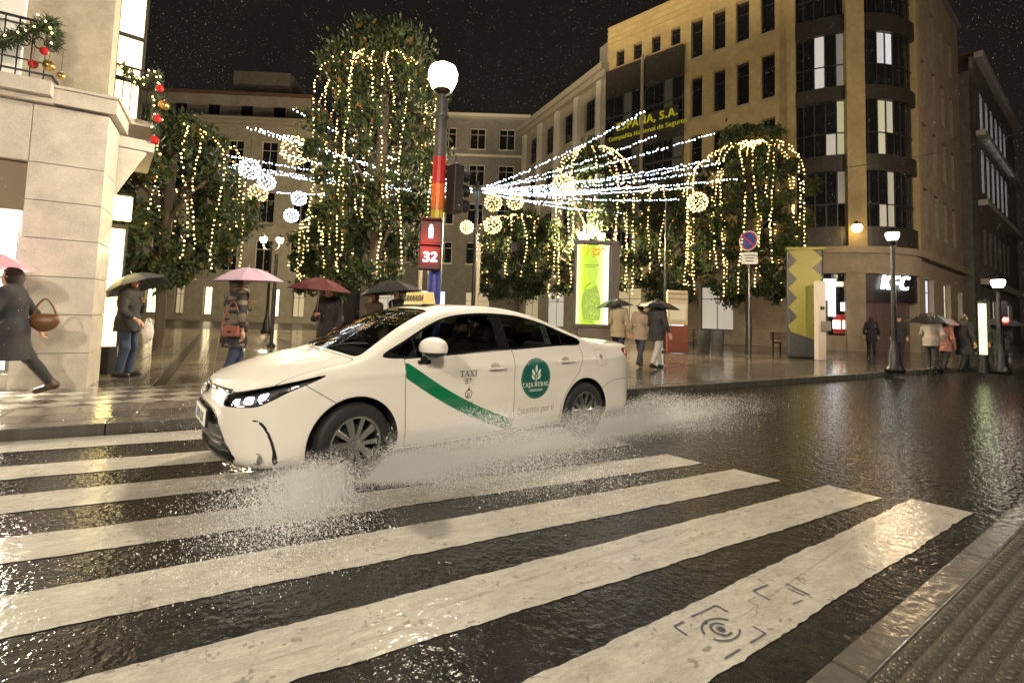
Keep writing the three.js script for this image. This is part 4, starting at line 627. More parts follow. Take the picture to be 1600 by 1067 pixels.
// ---- information boards and small furniture
{
  const I = thing('information_board', 'beige information board with a red-brown foot behind the walking group', 'information board', V(6.95, SKERB, -18.8), 0.15);
  obj('panel', rb(0.86, 1.35, 0.12, 0.03, 0, 1.78, 0), std([0.48, 0.40, 0.27], 0.6), I); obj('foot', rb(0.86, 1.06, 0.16, 0.02, 0, 0.55, 0), std([0.16, 0.035, 0.02], 0.5), I); obj('map_print', bx(0.66, 0.62, 0.006, 0, 1.62, 0.064), std([0.6, 0.58, 0.48], 0.6), I); obj('band', [bx(0.88, 0.06, 0.14, 0, 2.32, 0), bx(0.88, 0.04, 0.14, 0, 2.12, 0)], std([0.2, 0.17, 0.12], 0.5), I);
  const Y = thing('zigzag_totem', 'tall dark totem with a yellow zigzag before the ochre building', 'totem', V(11.7, SKERB, -18.4), -0.35);
  obj('panel', rb(1.22, 4.2, 0.3, 0.1, 0, 2.1, 0, 3), std([0.035, 0.035, 0.038], 0.45), Y);
  const yl = std([0.20, 0.19, 0.03], 0.5), z = []; let pts = [[-0.58, 4.12]]; const L = [], Rr = []; for (let k = 0; k <= 8; k++) { const y = 4.1 - k * 0.36; L.push([k % 2 ? -0.28 : -0.58, y]); Rr.push([k % 2 ? 0.58 : 0.22, y + 0.06]); }
  obj('zigzag', poly([...L, [-0.5, 1.0], [0.56, 0.62], [0.56, 0.9], ...Rr.reverse()], 0.012).translate(0, 0, 0.152), yl, Y); obj('cap', rb(1.3, 0.14, 0.34, 0.05, 0.02, 4.2, 0), yl, Y);
  const W = thing('ticket_post', 'pale slim post with a grey box in front of the zigzag totem', 'post', V(11.75, SKERB, -17.6), 0.1);
  obj('post', rb(0.30, 2.9, 0.24, 0.03, 0, 1.45, 0), std([0.42, 0.38, 0.34], 0.5), W); obj('box', rb(0.34, 0.36, 0.28, 0.03, 0.12, 1.25, 0.06), std([0.16, 0.14, 0.13], 0.4), W); obj('screen', bx(0.16, 0.12, 0.01, 0, 1.9, 0.125), M.darkGlass, W);
  const mk = (label, x, z, c, h, r) => { const b = thing('litter_bin', label, 'litter bin', V(x, SKERB, z)); obj('body', lathe([[0.001, 0], [r * 0.85, 0], [r, h * 0.9], [r, h], [r - 0.03, h], [r - 0.04, h * 0.8], [0.001, h * 0.78]], 20), std(c, 0.5), b); obj('rim', new THREE.TorusGeometry(r, 0.02, 6, 22).rotateX(Math.PI / 2).translate(0, h, 0), M.iron, b); };
  mk('dark litter bin right of the information board', 8.25, -19.4, [0.03, 0.03, 0.03], 0.95, 0.27); mk('grey litter bin between the board and the parking sign', 9.35, -20.6, [0.08, 0.08, 0.085], 0.95, 0.28);
  for (const [label, x, z, a] of [['plaza bench under the tree left of the parking sign', 8.6, -22.6, 0.1], ['plaza bench under the wide tree before the ochre building', 13.4, -22.2, 0.3]]) { const b = thing('bench', label, 'bench', V(x, SKERB, z), a, 'plaza benches'); for (let k = 0; k < 4; k++) obj('seat_slat', rb(1.7, 0.035, 0.09, 0.01, 0, 0.45, -0.16 + k * 0.11), std([0.16, 0.10, 0.05], 0.6), b); for (let k = 0; k < 3; k++) obj('back_slat', rb(1.7, 0.09, 0.03, 0.01, 0, 0.6 + k * 0.12, -0.27), std([0.16, 0.10, 0.05], 0.6), b); for (const s of [-0.7, 0.7]) obj('leg', [bx(0.05, 0.45, 0.05, s, 0.22, 0.15), bx(0.05, 0.9, 0.05, s, 0.45, -0.24), bx(0.05, 0.05, 0.4, s, 0.41, -0.03)], M.iron, b); }
  const pole = (label, x, z, h, mat) => { const p = thing('thin_pole', label, 'pole', V(x, SKERB, z)); obj('pole', cy(0.06, 0.045, h, 0, 0, 0, 12), mat, p); obj('foot', lathe([[0.001, 0], [0.13, 0], [0.12, 0.06], [0.07, 0.12]], 16), mat, p); };
  const bei = std([0.33, 0.27, 0.19], 0.5); pole('beige pole just right of the rainbow lamp post', -0.62, -13.0, 3.2, bei); pole('slanting pale pole left of the rainbow lamp post', -2.05, -12.2, 3.0, bei); pole('dark pole behind the information board', 6.55, -19.0, 6.2, M.iron); pole('dark pole left of the walking group behind the taxi', -7.3, -15.5, 3.0, M.iron);
  const G = thing('lit_post', 'pale green lit post with a dark foot by the crowd at the right edge', 'lit post', V(14.75, SKERB, -14.65)); obj('lamp_tube', cy(0.09, 0.09, 1.55, 0, 0.55, 0, 16), glow([0.62, 0.8, 0.34], 1.8), G); obj('foot', cy(0.14, 0.11, 0.55, 0, 0, 0, 16), M.iron, G); obj('cap', cy(0.1, 0.1, 0.08, 0, 2.1, 0, 16), M.iron, G);
  const R = thing('far_signal', 'small traffic signal with a red light by the crowd at the right edge', 'traffic signal', V(15.6, SKERB, -14.9)); obj('pole', cy(0.05, 0.05, 2.0, 0, 0, 0, 10), M.iron, R); obj('housing', rb(0.22, 0.62, 0.2, 0.03, 0, 1.9, 0), M.black, R); obj('red_light', sph(0.09, 0, 1.62, 0.10, 12, 8), glow([1, 0.05, 0.04], 6), R);
}
// a thin wire across the sky at the right
tag(obj('overhead_wire', tube([V(14, 8.4, -22), V(20, 9.3, -20), V(27, 11.5, -17), V(34, 15, -13)], 0.012, 40, 5), M.cable), 'thin overhead wire crossing the dark sky at the right', 'wire');

// ---------------------------------------------------------------- people
// own axes: facing +z, x to their left, feet at y = 0, height 1.72 before scaling
const cloth = (c, r = 0.8) => phy(c, r, { bumpMap: repeatOf(TX.grain, 3), bumpScale: 0.002 });
function legIK(hip, foot, fwd) { const d = hip.distanceTo(foot), l = Math.max(0.40, d / 2 * 1.007), m = hip.clone().lerp(foot, 0.5), h = Math.sqrt(l * l - d * d / 4); return m.addScaledVector(fwd, h); }
function person(o) {
  const P = thing('person', o.label, 'person', o.at, o.turn, o.group); const k = o.h ?? 1; P.scale.setScalar(k);
  const lean = o.lean ?? 0, seat = o.seat, hipY = seat ? 0.55 : 0.945 - (o.drop ?? 0), a3 = (v) => v.arr ?? (v.arr = [v.x, v.y, v.z]), fwd = V(0, 0, 1);
  const hip = V(0, hipY, 0), chest = V(0, hipY + 0.42, lean * 0.42), neck = V(0, hipY + 0.565, lean * 0.58), head = V(o.headX ?? 0, hipY + 0.70, lean * 0.70 + 0.02);
  const sides = [1, -1].map((s, i) => {
    const h = V(s * 0.095, hipY - 0.03, 0), f = o.feet[i], foot = V(f[0], f[1] + 0.085, f[2]), knee = seat ? V(s * 0.16, hipY + 0.07, 0.44) : legIK(h, foot, fwd), sh = V(s * 0.17, hipY + 0.495, lean * 0.5), el = V(...o.arms[i][0]), ha = V(...o.arms[i][1]);
    return { s, h, foot, knee, sh, el, ha, toe: foot.clone().add(V(s * 0.03, f[3] ?? -0.055, 0.15)), heel: foot.clone().add(V(0, -0.045, -0.05)) };
  });
  const C = capsule, far = 9, mid = hip.clone().lerp(chest, 0.8), c0 = [0, chest.y - 0.06, chest.z], c1 = [0, chest.y + 0.02, chest.z], h0 = [-0.07, hip.y, 0], h1 = [0.07, hip.y, 0], n0 = neck.clone().add(V(0, -0.05, 0)), n1 = head.clone().add(V(0, -0.04, -0.01)), k0 = neck.clone().add(V(0, -0.06, -0.01)), k1 = neck.clone().add(V(0, 0.015, -0.015));
  for (const q of sides) { q.cuff = q.ha.clone().lerp(q.el, 0.04); q.past = q.ha.clone().add(q.ha.clone().sub(q.el).normalize().multiplyScalar(0.2)); q.shin = q.foot.clone().lerp(q.knee, 0.78); }
  const torso = (x, y, z, e = 0) => { let d = C(x, y, z, a3(hip), a3(mid), 0.138 + e, 0.135 + e); d = smin(d, C(x * 0.82, y, z * 1.12, c0, c1, 0.135 + e, 0.13 + e), 0.08); d = smin(d, C(x, y, z, a3(sides[0].sh), a3(sides[1].sh), 0.058 + e, 0.058 + e), 0.10); return smin(d, C(x, y, z, h0, h1, 0.118 + e, 0.118 + e), 0.06); };
  const arm = (q, x, y, z, e = 0) => smin(C(x, y, z, a3(q.sh), a3(q.el), 0.054 + e, 0.043 + e), C(x, y, z, a3(q.el), a3(q.ha), 0.043 + e, 0.029 + e), 0.03);
  const leg = (q, x, y, z, e = 0) => smin(C(x, y, z, a3(q.h), a3(q.knee), 0.088 + e, 0.056 + e), C(x, y, z, a3(q.knee), a3(q.foot), 0.056 + e, 0.038 + e), 0.04);
  const shoe = (q, x, y, z, e = 0) => smin(C(x, y, z, a3(q.heel), a3(q.toe), 0.043 + e, 0.036 + e), C(x, y, z, a3(q.foot), a3(q.heel), 0.044 + e, 0.043 + e), 0.03);
  const ca = Math.cos(o.look ?? 0), sa = Math.sin(o.look ?? 0);
  const skull = (x, y, z, e = 0) => {
    const X = (x - head.x) * ca - (z - head.z) * sa, Z = (x - head.x) * sa + (z - head.z) * ca, Y = y - head.y;
    let d = (Math.hypot(X / (0.076 + e), Y / (0.112 + e), (Z + 0.008) / (0.096 + e)) - 1) * 0.085;
    d = smin(d, C(X, Y, Z, [0, -0.055, 0.04], [0, -0.085, 0.055], 0.042 + e, 0.03 + e), 0.05);
    if (!e) { d = smin(d, C(X, Y, Z, [0, 0.012, 0.09], [0, -0.022, 0.112], 0.009, 0.014), 0.015); for (const s of [1, -1]) { d = smin(d, Math.hypot((X - s * 0.08) * 1.6, Y, Z + 0.005) - 0.026, 0.012); d = smax(d, -(Math.hypot(X - s * 0.031, Y - 0.008, Z - 0.108) - 0.021), 0.012); } d = smax(d, -(C(X, Y, Z, [-0.02, -0.052, 0.103], [0.02, -0.052, 0.103], 0.006, 0.006)), 0.006); }
    return d;
  };
  const box = (pts, m) => { const lo = [far, far, far], hi = [-far, -far, -far]; for (const p of pts) a3(p).forEach((v, i) => { lo[i] = Math.min(lo[i], v - m); hi[i] = Math.max(hi[i], v + m); }); return [lo, hi]; };
  const all = [hip, chest, neck, head, ...sides.flatMap((q) => [q.h, q.foot, q.knee, q.sh, q.el, q.ha, q.toe, q.heel])];
  const cell = o.cell ?? 0.02;
  // the body: one continuous figure
  const bodyF = (x, y, z) => { let d = torso(x, y, z, -0.012); d = smin(d, C(x, y, z, a3(n0), a3(n1), 0.055, 0.048), 0.03); d = smin(d, skull(x, y, z), 0.02); for (const q of sides) { d = smin(d, arm(q, x, y, z, -0.008), 0.03); d = smin(d, leg(q, x, y, z, -0.01), 0.03); d = smin(d, shoe(q, x, y, z, -0.012), 0.02); } return d; };
  const geoms = [geo(solid(bodyF, ...box(all, 0.16), cell, 1))];
  geoms.push(geo(solid((x, y, z) => smin(skull(x, y, z), C(x, y, z, a3(neck), a3(n1), 0.052, 0.05), 0.02), ...box([head], 0.17), Math.min(0.0085, cell * 0.6), 1)));
  for (const q of sides) {                              // hands: palm, four fingers of unequal length, thumb; closed round what they hold
    const d = q.ha.clone().sub(q.el).normalize(), up = Math.abs(d.y) > 0.85 ? V(0, 0, 1) : V(0, 1, 0), w = d.clone().cross(up).normalize(), n = w.clone().cross(d).normalize(), grip = o.grip?.[q.s > 0 ? 0 : 1] ?? 0.35;
    const at = (a, b, c) => a3(q.ha.clone().addScaledVector(d, a).addScaledVector(w, b).addScaledVector(n, c)), F = [];
    [[-0.030, 0.066], [-0.010, 0.075], [0.011, 0.070], [0.030, 0.056]].forEach(([b, l]) => { const c = grip, r = 0.0092, p0 = [0.075, b, 0], p1 = [0.075 + l * 0.5 * Math.cos(c), b, -l * 0.5 * Math.sin(c)], p2 = [p1[0] + l * 0.5 * Math.cos(c * 2.6), b, p1[2] - l * 0.5 * Math.sin(c * 2.6)]; F.push([at(...p0), at(...p1), r], [at(...p1), at(...p2), r * 0.9]); });
    F.push([at(0.022, -0.034 * q.s, -0.004), at(0.06, -0.052 * q.s, -0.024), 0.0105], [at(0.06, -0.052 * q.s, -0.024), at(0.085, -0.040 * q.s, -0.040), 0.0092]);
    const w0 = at(0, 0, 0), w1 = at(0.02, 0, 0), pm = [-0.022, 0, 0.022].map((b) => [at(0.015, b, 0), at(0.072, b * 1.25, 0)]); const hf = (x, y, z) => { let e = C(x, y, z, w0, w1, 0.027, 0.028); for (const [a, b] of pm) e = smin(e, C(x, y, z, a, b, 0.0165, 0.0145), 0.02); for (const [a, b, r] of F) e = smin(e, C(x, y, z, a, b, r, r * 0.92), 0.006); return e; };
    geoms.push(geo(solid(hf, ...box([q.ha.clone().addScaledVector(d, 0.07)], 0.12), o.handCell ?? 0.0055, 1)));
  }
  obj('body', geoms, o.skin ?? M.skin, P);
  // clothes over it
  const hem = o.hem ?? hipY - 0.1, flare = o.flare ?? 0.05, wave = noiseField(16, 40 + names.get('person'));
  const fold = (x, y, z) => 0.014 * (wave(x * 9 + 3, y * 5 + z * 9) - 0.5) + 0.008 * (wave(x * 21, y * 14 + z * 17) - 0.5);
  const coatF = (x, y, z) => { let d = torso(x, y, z, 0.022); if (hem < hipY) d = smin(d, C(x * 0.92, y, z, [0, hipY, 0], [0, hem - 0.1, 0], 0.165, 0.165 + flare), 0.06); for (const q of sides) { d = smin(d, arm(q, x, y, z, 0.017), 0.035); d = Math.max(d, -(C(x, y, z, a3(q.cuff), a3(q.past), 0.07, 0.07))); } d = Math.max(d, hem - y); if (o.collar !== 0) d = smin(d, C(x, y, z, a3(k0), a3(k1), 0.082, 0.075), 0.03); d = Math.max(d, -(skull(x, y, z, 0.006))); return d + fold(x, y, z); };
  obj(o.coatName ?? 'coat', geo(solid(coatF, ...box([hip, chest, neck, V(-0.22, hem, -0.2), V(0.22, hem, 0.2), ...sides.flatMap((q) => [q.sh, q.el, q.ha])], 0.14), cell * 0.85, 1)), o.coat, P);
  if (o.legs) obj(o.legsName ?? 'trousers', geo(solid((x, y, z) => { let d = far; for (const q of sides) d = smin(d, leg(q, x, y, z, o.legW ?? 0.02), 0.03); d = smin(d, C(x, y, z, [-0.06, hipY, 0], [0.06, hipY, 0], 0.125, 0.125), 0.04); return Math.max(d, y - hipY - 0.06) + 0.5 * fold(x, y, z); }, ...box([hip, ...sides.flatMap((q) => [q.h, q.knee, q.foot])], 0.15), cell * 0.85, 1)), o.legs, P);
  sides.forEach((q) => obj(o.shoeName ?? 'shoe', geo(solid((x, y, z) => { let d = shoe(q, x, y, z, 0.006); if (o.boot) d = smin(d, C(x, y, z, a3(q.foot), a3(q.shin), 0.053, 0.066), 0.03); return Math.max(d, q.toe.y < 0.1 && !seat ? 0.004 - y : -1); }, ...box([q.foot, q.toe, q.heel, ...(o.boot ? [q.knee] : [])], 0.09), 0.013, 1)), o.shoes, P));
  if (o.hair) { const L = o.hairLong ?? 0; obj('hair', geo(solid((x, y, z) => { const X = (x - head.x) * ca - (z - head.z) * sa, Z = (x - head.x) * sa + (z - head.z) * ca, Y = y - head.y; let d = (Math.hypot(X / 0.09, (Y - 0.012) / 0.122, (Z + 0.018) / 0.104) - 1) * 0.1; if (L) d = smin(d, C(X, Y, Z, [0, 0, -0.05], [0, -L, -0.075], 0.088, 0.06), 0.05); d = Math.max(d, Math.min(Z - 0.03, 0.062 - Y)); return d + 0.006 * (wave(X * 60 + 5, Y * 25 + Z * 40) - 0.5); }, ...box([head, head.clone().add(V(0, -L, -0.07))], 0.17), Math.min(0.011, cell * 0.7), 1)), o.hair, P); }
  if (o.mask) obj('face_mask', geo(clip(solid((x, y, z) => skull(x, y, z, 0.007), ...box([head], 0.17), 0.008, 1), (x, y, z) => { const Z = (x - head.x) * sa + (z - head.z) * ca, Y = y - head.y; return Math.max(Y + 0.012, 0.015 - Z); })), o.mask, P);
  P.userData.hands = sides.map((q) => q.ha.clone().multiplyScalar(k).applyAxisAngle(V(0, 1, 0), o.turn).add(o.at));
  const out = P.userData.hands; delete P.userData.hands; return { P, hands: out };
}
// an open umbrella: eight panels with scalloped hems, ribs, shaft and handle; pos is where the hand holds it
function umbrella(o) {
  const U = thing('umbrella', o.label, 'umbrella', o.at, o.turn ?? 0, o.group), R = o.r ?? 0.52, D = o.d ?? 0.24, L = o.len ?? 0.62, np = 8, pos = [], idx = [], un = [];
  U.rotation.order = 'YXZ'; U.rotation.x = o.tilt ?? 0; U.rotation.z = o.roll ?? 0;
  const nr = 9, na = 6, y = (r) => L - D * (1 - Math.cos(r * 1.25)) / (1 - Math.cos(1.25));
  for (const lay of [0, 1]) for (let p = 0; p < np; p++) for (let i = 0; i <= nr; i++) for (let j = 0; j <= na; j++) {
    const r = i / nr, b = j / na, a = (p + b) / np * 6.2832, sag = 1 - 0.075 * Math.sin(Math.PI * b) * r ** 1.5, dip = 0.035 * Math.sin(Math.PI * b) * Math.sin(Math.PI * Math.min(1, r * 1.02)), q = R * r * sag;
    pos.push(q * Math.cos(a), y(r) - dip * R + (lay ? -0.003 : 0), q * Math.sin(a)); un.push(b, r);
    if (i < nr && j < na) { const s = pos.length / 3 - 1, t = s + na + 1; lay ? idx.push(s, s + 1, t, s + 1, t + 1, t) : idx.push(s, t, s + 1, s + 1, t, t + 1); }
  }
  const g = new THREE.BufferGeometry(); g.setAttribute('position', new THREE.Float32BufferAttribute(pos, 3)); g.setAttribute('uv', new THREE.Float32BufferAttribute(un, 2)); g.setIndex(idx); g.computeVertexNormals();
  obj('canopy', g, o.mat, U);
  for (let p = 0; p < np; p++) { const a = p / np * 6.2832, pts = []; for (let i = 0; i <= 5; i++) { const r = i / 5 * 1.0; pts.push(V(R * r * Math.cos(a), y(r) - 0.008, R * r * Math.sin(a))); } const rib = obj('rib', tube(pts, 0.0035, 8, 4), M.steel, U); obj('strut', rod(V(0, L - D * 1.25, 0), V(R * 0.5 * Math.cos(a), y(0.5) - 0.012, R * 0.5 * Math.sin(a)), 0.003, 4), M.steel, rib); }
  obj('shaft', rod(V(0, 0.02, 0), V(0, L + 0.05, 0), 0.007, 8), M.steel, U); obj('handle', tube([V(0, 0.08, 0), V(0, -0.04, 0), V(0.01, -0.09, 0), V(0.04, -0.10, 0), V(0.055, -0.075, 0)], 0.012, 14, 8), o.handle ?? M.black, U);
  return U;
}
const nylon = (c) => phy(c, 0.42, { transmission: 0.25, thickness: 0 });

const jacket = (r, g, b) => cloth([r, g, b]), blackish = cloth([0.018, 0.018, 0.02]), denim = cloth([0.03, 0.045, 0.09]), darkHair = std([0.03, 0.02, 0.015], 0.6), brownHair = std([0.10, 0.055, 0.03], 0.6), shoeBlack = std([0.015, 0.015, 0.015], 0.4);
const blackNylon = nylon([0.012, 0.012, 0.014]);
const holdL = [[0.25, 1.13, 0.10], [0.13, 1.27, 0.27]], hangR = [[-0.27, 1.11, -0.03], [-0.27, 0.86, 0.06]], holdR = [[-0.25, 1.13, 0.10], [-0.13, 1.27, 0.27]], hangL = [[0.27, 1.11, -0.03], [0.27, 0.86, 0.06]];
const stand = [[0.10, 0, 0.02], [-0.10, 0, -0.03]], stride = [[0.08, 0, 0.30], [-0.08, 0.07, -0.34, -0.10]], step = [[0.08, 0, 0.16], [-0.08, 0.02, -0.18, -0.07]];
// the pattern of the mid-plaza coat
const camo = new THREE.MeshPhysicalMaterial({ color: 0xffffff, roughness: 0.8, vertexColors: true });
// 1: hurrying past the stone pier
{
  const a = person({ label: 'person in a dark knee-length coat and brown boots striding past the stone pier', at: V(-6.28, SKERB, -6.22), turn: -1.15, feet: [[0.07, 0, 0.32], [-0.07, 0.10, -0.42, -0.12]], drop: 0.05, arms: [holdL, [[-0.27, 1.10, -0.12], [-0.26, 0.88, -0.20]]], lean: 0.06, coat: jacket(0.022, 0.022, 0.026), hem: 0.50, flare: 0.07, legs: blackish, shoes: std([0.05, 0.024, 0.013], 0.45), shoeName: 'boot', boot: 1, hair: darkHair, hairLong: 0.16, h: 0.97, cell: 0.016 });
  umbrella({ label: 'pink umbrella cut by the left edge of the picture', at: a.hands[0], mat: nylon([0.62, 0.36, 0.46]), r: 0.46, d: 0.2, tilt: -0.05 });
  const b = thing('shoulder_bag', 'brown leather bag at the hip of the striding person by the pier', 'bag', V(-6.06, 1.10, -6.42), -1.15); const lea = phy([0.11, 0.048, 0.016], 0.4); obj('pouch', geo(solid((x, y, z) => (Math.hypot(x / 0.075, (y + 0.02 * Math.cos(z * 12)) / 0.125, z / 0.16) - 1) * 0.075, [-0.2, -0.25, -0.3], [0.2, 0.25, 0.3], 0.015, 1)), lea, b); obj('strap', tube([V(0, 0.06, -0.13), V(0.02, 0.24, -0.06), V(0.02, 0.30, 0), V(0.02, 0.24, 0.06), V(0, 0.06, 0.13)], 0.012, 20, 6), lea, b);
}
// 2: standing under a dark umbrella with a pale rim
{
  const a = person({ label: 'person in a dark jacket and jeans standing on the plaza with a white bag', at: V(-6.42, SKERB, -8.33), turn: 1.75, feet: stand, arms: [[[0.25, 1.15, 0.06], [0.10, 1.30, 0.16]], [[-0.27, 1.12, 0.06], [-0.22, 0.98, 0.26]]], coat: jacket(0.028, 0.026, 0.026), hem: 0.78, coatName: 'jacket', legs: denim, shoes: shoeBlack, hair: brownHair, h: 0.99, cell: 0.018 });
  umbrella({ label: 'dark blue umbrella with a pale top tilted back over the standing person', at: a.hands[0], mat: nylon([0.07, 0.085, 0.10]), r: 0.50, turn: 1.75, tilt: -0.42, len: 0.52 });
  const b = thing('plastic_bag', 'white plastic bag in the hand of the person standing on the plaza', 'bag', V(-6.06, 0.88, -8.32), 0.2); obj('bag', geo(solid((x, y, z) => (Math.hypot(x / 0.10, y / 0.21, z / 0.06) - 1) * 0.06 + 0.012 * N.n32(x * 30, y * 22), [-0.16, -0.3, -0.12], [0.16, 0.3, 0.12], 0.014, 1)), phy([0.7, 0.66, 0.62], 0.4, { transmission: 0.3, thickness: 0 }), b); obj('handles', tube([V(-0.04, 0.16, 0), V(-0.02, 0.24, 0), V(0.02, 0.24, 0), V(0.04, 0.16, 0)], 0.007, 12, 5), M.white, b);
}
// 3: seen from behind with a lilac umbrella and a pink bag
{
  const a = person({ label: 'person seen from behind in a speckled dark coat left of the taxi bonnet', at: V(-4.18, SKERB, -7.62), turn: 2.6, feet: step, arms: [[[0.24, 1.15, 0.12], [0.08, 1.30, 0.24]], [[-0.28, 1.11, -0.06], [-0.29, 0.86, -0.04]]], coat: jacket(0.05, 0.045, 0.04), hem: 0.62, flare: 0.04, legs: denim, shoes: shoeBlack, hair: darkHair, hairLong: 0.18, cell: 0.017 });
  const coat = a.P.children.find((c) => c.name === 'coat'), p = coat.geometry.attributes.position, cc = new Float32Array(p.count * 3); for (let i = 0; i < p.count; i++) { const k = N.n32(p.getX(i) * 16 + p.getZ(i) * 9, p.getY(i) * 18) > 0.56 ? 1 : 0; cc.set(k ? [0.16, 0.13, 0.10] : [0.018, 0.017, 0.017], i * 3); } coat.geometry.setAttribute('color', new THREE.BufferAttribute(cc, 3)); coat.material = camo;
  umbrella({ label: 'lilac umbrella over the person in the speckled coat', at: a.hands[0], mat: nylon([0.50, 0.36, 0.46]), r: 0.53, d: 0.22, turn: 0.3, tilt: 0.02, roll: 0.03, len: 0.60 });
  const b = thing('handbag', 'small pink handbag on the back of the person in the speckled coat', 'bag', V(-4.10, 1.0, -7.38), 0.1); const pk = phy([0.26, 0.09, 0.075], 0.4); obj('body', rb(0.25, 0.17, 0.08, 0.03, 0, 0, 0, 3), pk, b); obj('flap', rb(0.24, 0.10, 0.015, 0.007, 0, 0.035, 0.044), pk, b); obj('clasp', rb(0.07, 0.03, 0.01, 0.004, 0, -0.01, 0.055), std([0.7, 0.55, 0.25], 0.2, { metalness: 1 }), b); obj('strap', tube([V(-0.13, 0.09, 0), V(-0.09, 0.30, 0.0), V(0.0, 0.46, -0.02), V(0.09, 0.30, 0.0), V(0.13, 0.09, 0)], 0.008, 20, 5), pk, b);
}
// 4: dark red umbrella
{
  const a = person({ label: 'person in black holding a dark red umbrella behind the taxi windscreen', at: V(-3.02, SKERB, -8.55), turn: -0.25, feet: step, arms: [[[0.26, 1.12, 0.06], [0.20, 0.92, 0.16]], [[-0.22, 1.12, 0.14], [-0.06, 1.20, 0.30]]], coat: blackish, hem: 0.62, legs: blackish, shoes: shoeBlack, hair: brownHair, cell: 0.018, h: 0.97 });
  umbrella({ label: 'dark red umbrella with a pale shaft behind the taxi windscreen', at: a.hands[1], mat: nylon([0.085, 0.012, 0.014]), r: 0.55, d: 0.22, len: 0.64, roll: -0.05 });
}
// 5, 6: two under one black umbrella
{
  const a = person({ label: 'person in black under the large black umbrella, nearer the tall lamp', at: V(-2.25, SKERB, -10.6), turn: -0.6, feet: step, arms: [holdL, hangR], coat: blackish, hem: 0.7, legs: blackish, shoes: shoeBlack, hair: darkHair, cell: 0.022 });
  person({ label: 'person in a dark brown coat under the large black umbrella, farther from the lamp', at: V(-2.75, SKERB, -10.5), turn: -0.5, feet: stand, arms: [hangL, hangR], coat: jacket(0.05, 0.03, 0.022), hem: 0.7, legs: blackish, shoes: shoeBlack, hair: brownHair, hairLong: 0.15, cell: 0.022, h: 0.95 });
  umbrella({ label: 'large black umbrella over two people behind the taxi roof', at: a.hands[0], mat: blackNylon, r: 0.66, d: 0.27, len: 0.66, roll: 0.12 });
}
// 7 - 9: three walking away right of the taxi
{
  const a = person({ label: 'person in a beige jacket, left of the three walking behind the taxi', at: V(3.35, SKERB, -13.5), turn: 2.7, feet: step, arms: [holdL, hangR], coat: jacket(0.30, 0.24, 0.15), hem: 0.74, legs: cloth([0.02, 0.024, 0.035]), shoes: shoeBlack, hair: darkHair, cell: 0.022, h: 1.03 });
  umbrella({ label: 'black umbrella over the left of the three walking behind the taxi', at: a.hands[0], mat: blackNylon, r: 0.55, d: 0.22, len: 0.52, roll: 0.12 });
  person({ label: 'person in a greyish tan coat, middle of the three walking behind the taxi', at: V(3.88, SKERB, -13.2), turn: 2.5, feet: stride, arms: [hangL, hangR], coat: jacket(0.26, 0.20, 0.14), hem: 0.74, legs: cloth([0.03, 0.035, 0.05]), shoes: shoeBlack, hair: brownHair, cell: 0.022, h: 0.97 });
  const c = person({ label: 'person in a black jacket and pale trousers beside the information board', at: V(4.14, SKERB, -12.6), turn: 2.3, feet: stride, arms: [[[0.26, 1.12, 0.08], [0.14, 1.26, 0.22]], [[-0.29, 1.12, -0.06], [-0.33, 0.90, 0.03]]], coat: blackish, hem: 0.72, legs: cloth([0.36, 0.34, 0.31]), legW: 0.02, shoes: shoeBlack, hair: darkHair, cell: 0.022, h: 1.02 });
  umbrella({ label: 'wide black umbrella over the right pair of the three walking behind the taxi', at: c.hands[0], mat: blackNylon, r: 0.60, d: 0.2, len: 0.50, roll: -0.06 });
}
// 10, 11: by the shop door
person({ label: 'person in black at the left of the fast food shop door', at: V(17.5, SKERB, -22.6), turn: 2.6, feet: step, arms: [hangL, hangR], coat: blackish, hem: 0.6, legs: blackish, shoes: shoeBlack, hair: darkHair, cell: 0.03, handCell: 0.008 });
person({ label: 'person in black right behind the black lamp post by the shop door', at: V(17.4, SKERB, -20.9), turn: -0.8, feet: step, arms: [hangL, hangR], coat: blackish, hem: 0.65, legs: blackish, shoes: shoeBlack, hair: darkHair, cell: 0.03, handCell: 0.008 });
